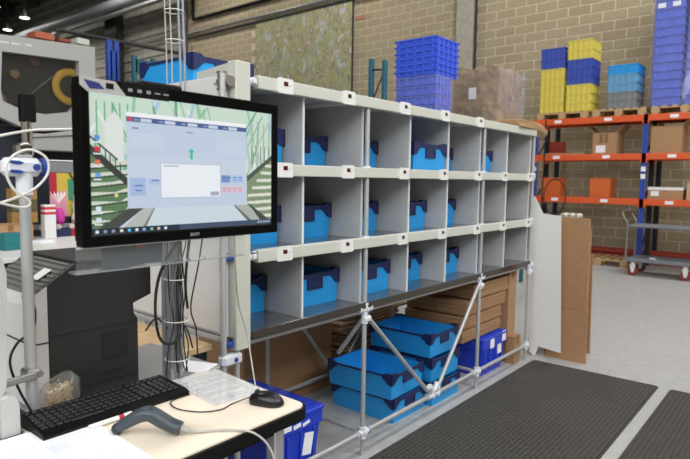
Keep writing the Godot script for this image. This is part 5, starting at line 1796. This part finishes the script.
func build_back_rack() -> void:
	# rack behind the shelving that carries the tray stack and the wrapped load
	var t := thing("storage_rack", "teal storage rack behind the shelving carrying trays and a wrapped load", "rack")
	var s: SurfaceTool
	for x in [4.1, 7.4]:
		for z in [-2.33, -2.13]:
			s = sn()
			bx(s, Vector3(x - 0.03, 0, z - 0.025), Vector3(x + 0.03, 3.1 if z < -2.2 else 3.06, z + 0.025), 0.004)
			part(t, "upright", s, M.teal)
		s = sn()
		cyl(s, Vector3(x, 2.55, -2.33), Vector3(x, 2.95, -2.13), 0.009)
		cyl(s, Vector3(x, 2.97, -2.33), Vector3(x, 2.95, -2.13), 0.012)
		part(t, "brace", s, M.rack_dark)
		s = sn()
		bx(s, Vector3(x - 0.03, 0, -1.72), Vector3(x + 0.03, 2.3, -1.67), 0.004)
		part(t, "upright", s, M.teal)
	for z in [-1.7, -2.38]:
		s = sn()
		bx(s, Vector3(4.07, 2.2, z - 0.03), Vector3(7.43, 2.31, z + 0.03), 0.004)
		part(t, "beam", s, M.rack_dark)
	s = sn()
	bx(s, Vector3(4.07, 2.31, -2.42), Vector3(7.43, 2.33, -1.65), 0.002)
	part(t, "deck", s, M.rack_dark)
	# blue tray stack
	var lower := " royal blue tray from the bottom of the film-wrapped stack beside the brown load"
	var upper := " tray up in the unwrapped royal blue trays beside the brown load"
	var a := tray("plastic_tray", ORD[0] + lower, 0.42, 0.6, 0.11, M.royal_light, Vector3(4.77, 2.332, -2.0), "wrapped trays of the tall stack")
	for k in range(1, 5):
		again(a, "plastic_tray", Vector3(4.77, 2.332 + 0.12 * k, -2.0), 0.0, ORD[k] + lower)
	var b := tray("plastic_tray", ORD[0] + upper, 0.58, 0.62, 0.074, M.tray_blue, Vector3(4.85, 2.934, -2.01), "unwrapped trays of the tall stack")
	for k in range(1, 6):
		again(b, "plastic_tray", Vector3(4.85, 2.934 + 0.0765 * k, -2.01), 0.0, ORD[k] + upper)
	film_wrap("clear stretch film round the lower trays of the tall stack", Vector3(4.77, 2.335, -2.0), 0.44, 0.62, 0.6)
	# wrapped brown load
	t = thing("wrapped_load", "bulky brown carton load wrapped in film on the rack", "load", Vector3(6.72, 2.332, -2.12))
	s = sn()
	var n := FastNoiseLite.new()
	n.seed = 8
	n.frequency = 1.6
	var rows := 14
	var cols := 44
	var g := []
	for j in rows + 1:
		var line := []
		for i in cols:
			var f := float(i) / cols * 4.0
			var e := int(f)
			var u := f - e
			var c := [Vector2(-1, -1), Vector2(1, -1), Vector2(1, 1), Vector2(-1, 1)]
			var q: Vector2 = c[e].lerp(c[(e + 1) % 4], u)
			var yy := 0.98 * j / rows
			var k := 1.0 + n.get_noise_3d(q.x * 0.7, yy * 1.4, q.y * 0.7) * 0.12 + n.get_noise_3d(q.x * 3.0, yy * 4.0, q.y * 3.0) * 0.035 - 0.05 * pow(float(j) / rows, 4.0)
			line.append(Vector3(q.x * 0.42 * k, yy + (n.get_noise_2d(q.x, q.y) * 0.06 if j == rows else 0.0), q.y * 0.42 * k))
		g.append(line)
	for j in rows:
		for i in cols:
			var i1 := (i + 1) % cols
			quad(s, g[j][i], g[j][i1], g[j + 1][i1], g[j + 1][i], (g[j][i] + g[j][i1]) * Vector3(1, 0, 1))
	for i in cols:
		tri(s, Vector3(0, 0.99, 0), g[rows][i], g[rows][(i + 1) % cols], Vector3.UP)
	part(t, "carton_heap", s, M.heap)
	s = sn()
	rbox(s, Vector3(-0.432, 0.6, 0.02), Vector3(0.006, 0.17, 0.12), 0.001)
	part(t, "paper_label", s, M.paper)
	film_wrap("clear stretch film round the bulky brown load", Vector3(6.72, 2.335, -2.12), 0.92, 0.92, 0.95)
	s = sn()
	bx(s, Vector3(-0.05, 0, -0.03), Vector3(0.05, 0.035, 0.03), 0.004)
	single("small_brown_block", "small reddish block lying at the foot of the wrapped load", "block", s, M.card_edge, Vector3(6.1, 2.332, -1.72))

func build_pallet_rack() -> void:
	var t := thing("pallet_rack", "orange and blue pallet rack along the block wall", "pallet rack")
	var s: SurfaceTool
	var fx := 10.4
	for z in [-2.72, -0.62, 1.5]:
		var k := 0
		for x in [fx, 11.05, 11.7]:
			s = sn()
			bx(s, Vector3(x - 0.035, 0, z - 0.045), Vector3(x + 0.035, 2.915 if k == 0 else 2.85, z - 0.012), 0.004)
			bx(s, Vector3(x - 0.035, 0, z + 0.012), Vector3(x + 0.035, 2.915 if k == 0 else 2.85, z + 0.045), 0.004)
			bx(s, Vector3(x - 0.02, 0, z - 0.02), Vector3(x + 0.035, 2.91 if k == 0 else 2.84, z + 0.02), 0.002)
			part(t, "upright", s, M.rack_blue if k == 0 else M.rack_dark)
			k += 1
		for j in 3:
			s = sn()
			cyl(s, Vector3(fx, 0.3 + j * 0.9, z), Vector3(11.05, 0.75 + j * 0.9, z), 0.018)
			part(t, "frame_brace", s, M.rack_dark)
		s = sn()
		bx(s, Vector3(fx - 0.06, 0, z - 0.07), Vector3(fx - 0.045, 0.16, z + 0.07), 0.003)
		part(t, "foot_guard", s, mat(rgb(226, 178, 40), 0.5))
		for y in [1.72, 1.86]:
			s = sn()
			bx(s, Vector3(fx - 0.039, y, z - 0.04), Vector3(fx - 0.036, y + 0.09, z + 0.04), 0.0)
			part(t, "rack_label", s, M.paper)
	for y in [1.34, 2.197, 2.92]:
		for bay in [[-2.72, -0.62], [-0.62, 1.5]]:
			for x in [fx, 11.05]:
				s = sn()
				bx(s, Vector3(x - 0.045, y - 0.12, bay[0] + 0.01), Vector3(x + 0.01, y, bay[1] - 0.01), 0.006)
				bx(s, Vector3(x - 0.052, y - 0.17, bay[0] - 0.04), Vector3(x - 0.036, y, bay[0] + 0.06), 0.003)
				bx(s, Vector3(x - 0.052, y - 0.17, bay[1] - 0.06), Vector3(x - 0.036, y, bay[1] + 0.04), 0.003)
				var bm := part(t, "beam", s, M.orange)
				if x == fx:
					for f in [0.22, 0.68]:
						s = sn()
						var z := lerpf(bay[0], bay[1], f)
						bx(s, Vector3(x - 0.048, y - 0.085, z - 0.07), Vector3(x - 0.0455, y - 0.025, z + 0.07), 0.0)
						part(bm, "beam_label", s, M.paper)
			for k in 5:
				s = sn()
				var z := lerpf(bay[0], bay[1], (k + 0.5) / 5.0)
				bx(s, Vector3(fx + 0.012, y - 0.03, z - 0.19), Vector3(11.0, y - 0.004, z + 0.19), 0.003)
				part(t, "deck_board", s, M.cardboard2)
	# pallets and goods on top
	var top := 2.922
	pallet("wooden pallet under the yellow and blue tray columns on the rack", Vector3(10.78, top, -2.2), 0.8, 1.02, "pallets on top of the pallet rack")
	pallet("wooden pallet under the pale blue tray column on the rack", Vector3(10.78, top, -1.12), 0.8, 0.96, "pallets on top of the pallet rack")
	pallet("wooden pallet under the tall film-wrapped blue tray stacks", Vector3(10.78, top, 0.0), 0.8, 1.1, "pallets on top of the pallet rack")
	var by := top + 0.146
	var first := {}
	var cols := [[-2.46, [["yellow", 5, 0.18], ["blue", 2, 0.21]]], [-1.92, [["yellow", 3, 0.18], ["blue", 3, 0.165], ["yellow", 2, 0.19]]]]
	var ci := 0
	for c in cols:
		var y := by
		var level := 0
		for seg in c[1]:
			var key := "%s%.3f" % [seg[0], seg[2]]
			for k in seg[1]:
				var at := Vector3(10.75, y, c[0])
				var label: String = "%s plastic tray, %s from the bottom of the %s yellow and blue column" % [seg[0], ORD[level], ["shorter", "taller"][ci]]
				level += 1
				var grp := "%s trays of the %s mixed column" % [seg[0], ["shorter", "taller"][ci]]
				if first.has(key):
					again(first[key], "rack_tray", at, 0.0, label, grp)
				else:
					first[key] = tray("rack_tray", label, 0.6, 0.51, seg[2] - 0.004, M.yellow if seg[0] == "yellow" else M.dusty_blue, at, grp)
				y += seg[2]
		ci += 1
	var y := by
	for a in [["grey plastic tray at the base of the pale blue tray column", 0.16, M.grey_plastic, 2], ["pale blue plastic tray in the short column next to the wrapped stacks", 0.17, M.pale_blue, 2], ["bright blue plastic box topping the pale blue tray column", 0.18, M.blue, 1]]:
		for k in a[3]:
			tray("rack_tray", ["lower ", "upper ", ""][k if a[3] > 1 else 2] + a[0], 0.6, 0.56, a[1] - 0.004, a[2], Vector3(10.75, y, -1.1), "trays of the pale blue column" if a[3] > 1 else "top of the pale blue column")
			y += a[1]
	var f: Node3D = null
	var wrapped := []
	for c in [[-0.34, 0], [0.2, 1]]:
		for k in 15:
			var at := Vector3(10.76, by + k * 0.158, c[0])
			var wl := "%s royal blue tray from the bottom of the film-wrapped stack %s" % [ORD[k], ["over the rack post", "away from the rack post"][c[1]]]
			if f == null:
				f = tray("wrapped_tray", wl, 0.62, 0.5, 0.144, M.royal_light, at, "film-wrapped trays on the pallet rack")
				wrapped.append(f)
			else:
				wrapped.append(again(f, "wrapped_tray", at, 0.0, wl))
	for i in wrapped.size():
		if i % 15 in [11, 12, 13]:
			for dz in [-0.14, 0.1]:
				s = sn()
				rbox(s, Vector3(-0.312, 0.08, dz), Vector3(0.006, 0.085, 0.13), 0.0)
				part(wrapped[i], "paper_label", s, M.paper)
	film_wrap("clear stretch film round the tall blue tray stacks on the pallet rack", Vector3(10.76, by, -0.07), 0.66, 1.1, 2.3)
	# cartons on the shelves of the rack
	var c1 := carton("open brown carton with a white label on the middle rack level", 0.45, 0.5, 0.42, Vector3(10.7, 2.198, -1.36), -PI / 2, M.cardboard, true)
	s = sn()
	bx(s, Vector3(-0.16, 0.03, 0.25), Vector3(0.02, 0.17, 0.253), 0.0)
	part(c1, "paper_label", s, M.paper)
	s = sn()
	bx(s, Vector3(-0.1, 0.22, 0.25), Vector3(-0.03, 0.4, 0.252), 0.0)
	bx(s, Vector3(0.0, 0.22, 0.25), Vector3(0.06, 0.4, 0.252), 0.0)
	part(c1, "printed_marks", s, M.card_edge)
	carton("large plain brown carton beside the rack post on the middle level", 0.52, 0.55, 0.5, Vector3(10.72, 2.198, -0.28), -PI / 2, M.cardboard, true)
	var c3 := carton("low brown carton with a white lid on the lowest rack level", 0.58, 0.4, 0.2, Vector3(10.66, 1.342, -0.25), -PI / 2, M.cardboard)
	s = sn()
	bx(s, Vector3(-0.295, 0.17, -0.205), Vector3(0.295, 0.225, 0.205), 0.004)
	part(c3, "white_lid", s, M.paper)
	s = sn()
	bx(s, Vector3(-0.24, 0.06, 0.2), Vector3(-0.1, 0.15, 0.203), 0.0)
	part(c3, "paper_label", s, M.paper)
	carton("tall pinkish carton next to the low lidded carton on the rack", 0.3, 0.4, 0.32, Vector3(10.66, 1.342, 0.25), -PI / 2, M.cardboard3)
	for a in [[-1.45, 10.8, "orange plastic bin standing alone on the lowest rack level"], [-2.42, 10.72, "orange plastic bin behind the hose on the lowest rack level"]]:
		t = thing("orange_bin", a[2], "bin", Vector3(a[1], 1.342, a[0]))
		s = sn()
		tub(s, 0.4, 0.4, 0.38, 0.006, 0.01)
		part(t, "body", s, M.bin_orange)
		s = sn()
		for k in [-1, 1]:
			bx(s, Vector3(-0.205, 0.36, k * 0.19), Vector3(0.205, 0.385, k * 0.205), 0.003)
			bx(s, Vector3(k * 0.19, 0.36, -0.205), Vector3(k * 0.205, 0.385, 0.205), 0.003)
		part(t, "rim", s, M.bin_orange)
	s = sn()
	bx(s, Vector3(-0.05, 0, -0.16), Vector3(0.05, 0.3, 0.16), 0.005)
	bx(s, Vector3(-0.055, 0.12, -0.165), Vector3(0.055, 0.16, 0.165), 0.003)
	single("red_crate", "dark red crate behind the flat cardboard on the middle rack level", "crate", s, M.red, Vector3(10.92, 2.198, -2.45))
	s = sn()
	prism(s, PackedVector2Array([Vector2(-0.25, -0.42), Vector2(0.2, -0.45), Vector2(0.22, 0.4), Vector2(-0.2, 0.45)]), 0.0, 0.012, flat_x())
	prism(s, PackedVector2Array([Vector2(-0.2, -0.4), Vector2(0.16, -0.42), Vector2(0.18, 0.3), Vector2(-0.22, 0.35)]), 0.012, 0.03, flat_x())
	single("flat_carton", "flattened carton lying on the middle rack level", "cardboard", s, M.cardboard, Vector3(10.62, 2.2, -2.15), 0.05)
	s = sn()
	ring_band(s, Vector3(10.3, 1.34, -2.24), Basis(Vector3.UP, PI / 2) * Basis.from_scale(Vector3(0.75, 1.2, 1)), 0.3, 0.013, 30, 8)
	single("hanging_hose", "black hose coiled in a loop hanging at the rack beam", "hose", s, M.rubber)
	s = sn()
	cyl(s, Vector3(10.344, 1.0, -2.52), Vector3(10.344, 2.9, -2.5), 0.012)
	single("hanging_strap", "black strap hanging down beside the hose loop", "strap", s, M.rubber)
	# floor level
	pallet("empty wooden pallet on the floor under the rack", Vector3(10.75, 0, -1.35), 0.8, 1.1)
	for a in [[Vector3(11.45, 0.0, -1.3), 1.9, "red plastic pallet leaning flat against the wall under the first rack bay"], [Vector3(11.45, 0, 0.5), 1.7, "red plastic pallet lying against the wall under the second rack bay"]]:
		t = thing("red_pallet", a[2], "pallet", a[0])
		for k in 3:
			s = sn()
			bx(s, Vector3(-0.2, 0.09 * k, -a[1] / 2), Vector3(0.2, 0.09 * k + 0.07, a[1] / 2), 0.006)
			part(t, "slat", s, M.red)
		s = sn()
		bx(s, Vector3(-0.15, 0.0, -a[1] / 2 + 0.05), Vector3(0.15, 0.26, -a[1] / 2 + 0.15), 0.004)
		bx(s, Vector3(-0.15, 0.0, a[1] / 2 - 0.15), Vector3(0.15, 0.26, a[1] / 2 - 0.05), 0.004)
		part(t, "block_row", s, M.red)
	carton("small pale carton on the empty pallet", 0.16, 0.16, 0.2, Vector3(10.9, 0.146, -1.75), 0.0, M.cardboard3)

func build_leaning_sheets() -> void:
	var s: SurfaceTool
	var zx := Basis(Vector3(0, 0, 1), Vector3.UP, Vector3(-1, 0, 0))
	# polygons in (z, y), pushed along -x
	s = sn()
	prism(s, PackedVector2Array([Vector2(-0.03, 0.03), Vector2(0.02, 0.0), Vector2(0.055, 0.1), Vector2(0.262, 0.075), Vector2(0.21, 1.33), Vector2(0.045, 1.345), Vector2(-0.04, 1.5), Vector2(-0.07, 1.5)]), 0.0, 0.008, Transform3D(zx, Vector3(3.62, 0, 0)))
	single("white_leaning_board", "white board with a cut corner leaning at the end of the shelving", "board", s, M.white_plastic)
	var sheets := [[3.7, [[0.1, 0.0], [0.462, 0.0], [0.462, 0.48], [0.28, 0.46], [0.1, 0.47]], "short brown cardboard sheet standing at the foot of the white board", M.cardboard2], [3.76, [[0.06, 0.0], [0.44, 0.0], [0.425, 1.31], [0.06, 1.32]], "tall brown cardboard sheet standing behind the white board", M.cardboard2], [3.93, [[0.06, 0.0], [0.385, 0.0], [0.39, 1.2], [0.06, 1.2]], "second tall cardboard sheet behind the first one by the white board", M.cardboard], [4.06, [[0.0, 0.0], [0.39, 0.0], [0.375, 0.95], [0.0, 0.95]], "third cardboard sheet, lower, behind the tall ones by the white board", M.cardboard2]]
	for a in sheets:
		s = sn()
		var p := PackedVector2Array()
		for q in a[1]:
			p.append(Vector2(q[0], q[1]))
		prism(s, p, 0.0, 0.02, Transform3D(zx, Vector3(a[0], 0, 0)))
		single("standing_cardboard", a[2], "cardboard", s, a[3], Vector3.ZERO, 0.0, "cardboard sheets standing at the end of the shelving")
	s = sn()
	bx(s, Vector3(3.77, 0, 0.1), Vector3(3.9, 1.3, 0.36), 0.003)
	single("cardboard_bundle", "thick bundle of cardboard behind the tall sheet by the white board", "cardboard", s, M.cardboard)
	for k in 3:
		var t := thing("paper_roll", "small cream paper roll lying on top of the standing cardboard", "roll", Vector3(3.78, 1.326, 0.17 + k * 0.058), 0.0, "rolls on the standing cardboard")
		s = sn()
		cyl(s, Vector3(0.0, 0, 0), Vector3(0.12, 0, 0), 0.024, 0.024, 16)
		part(t, "roll", s, M.cream)
		s = sn()
		cyl(s, Vector3(-0.002, 0, 0), Vector3(0.002, 0, 0), 0.01, 0.01, 12)
		part(t, "core", s, M.card_edge)

func build_trolley() -> void:
	var t := thing("platform_trolley", "grey two-tier platform trolley with red wheels in front of the rack", "trolley", Vector3(9.75, 0, 0.1), 0.0)
	var s := sn()
	bx(s, Vector3(-0.35, 0.25, -0.72), Vector3(0.35, 0.31, 0.8), 0.008)
	part(t, "lower_deck", s, M.grey_paint)
	s = sn()
	bx(s, Vector3(-0.33, 0.86, -0.7), Vector3(0.33, 0.9, 0.8), 0.008)
	part(t, "upper_deck", s, M.grey_paint)
	for k in [-1, 1]:
		for z in [-0.72, 0.78]:
			s = sn()
			cyl(s, Vector3(k * 0.32, 0.3, z), Vector3(k * 0.32, 0.95, z), 0.016)
			part(t, "corner_tube", s, M.steel)
	s = sn()
	sweep(s, spline([Vector3(-0.32, 0.93, -0.72), Vector3(-0.32, 1.08, -0.8), Vector3(-0.2, 1.13, -0.82), Vector3(0.2, 1.13, -0.82), Vector3(0.32, 1.08, -0.8), Vector3(0.32, 0.93, -0.72)], 6), 0.016, 10)
	part(t, "push_handle", s, M.steel)
	for k in [-1, 1]:
		for z in [-0.6, 0.22]:
			s = sn()
			bx(s, Vector3(k * 0.28 - 0.035, 0.17, z - 0.03), Vector3(k * 0.28 + 0.035, 0.25, z + 0.03), 0.004)
			prism(s, PackedVector2Array([Vector2(-0.05, 0.2), Vector2(0.05, 0.2), Vector2(0.02, 0.06), Vector2(-0.02, 0.06)]), -0.036, -0.03, Transform3D(Basis(Vector3(0, 0, 1), Vector3.UP, Vector3(1, 0, 0)), Vector3(k * 0.28, 0, z)))
			var ck := part(t, "caster_fork", s, M.white_plastic)
			s = sn()
			cyl(s, Vector3(k * 0.28 - 0.022, 0.085, z), Vector3(k * 0.28 + 0.022, 0.085, z), 0.085, 0.085, 20)
			part(ck, "wheel", s, mat(rgb(130, 44, 46), 0.5))
	s = sn()
	bx(s, Vector3(-0.06, 0, -0.05), Vector3(0.06, 0.012, 0.05), 0.002)
	single("white_note", "white paper note lying on the lower deck of the trolley", "paper", s, M.paper, Vector3(9.6, 0.311, -0.22), 0.3)
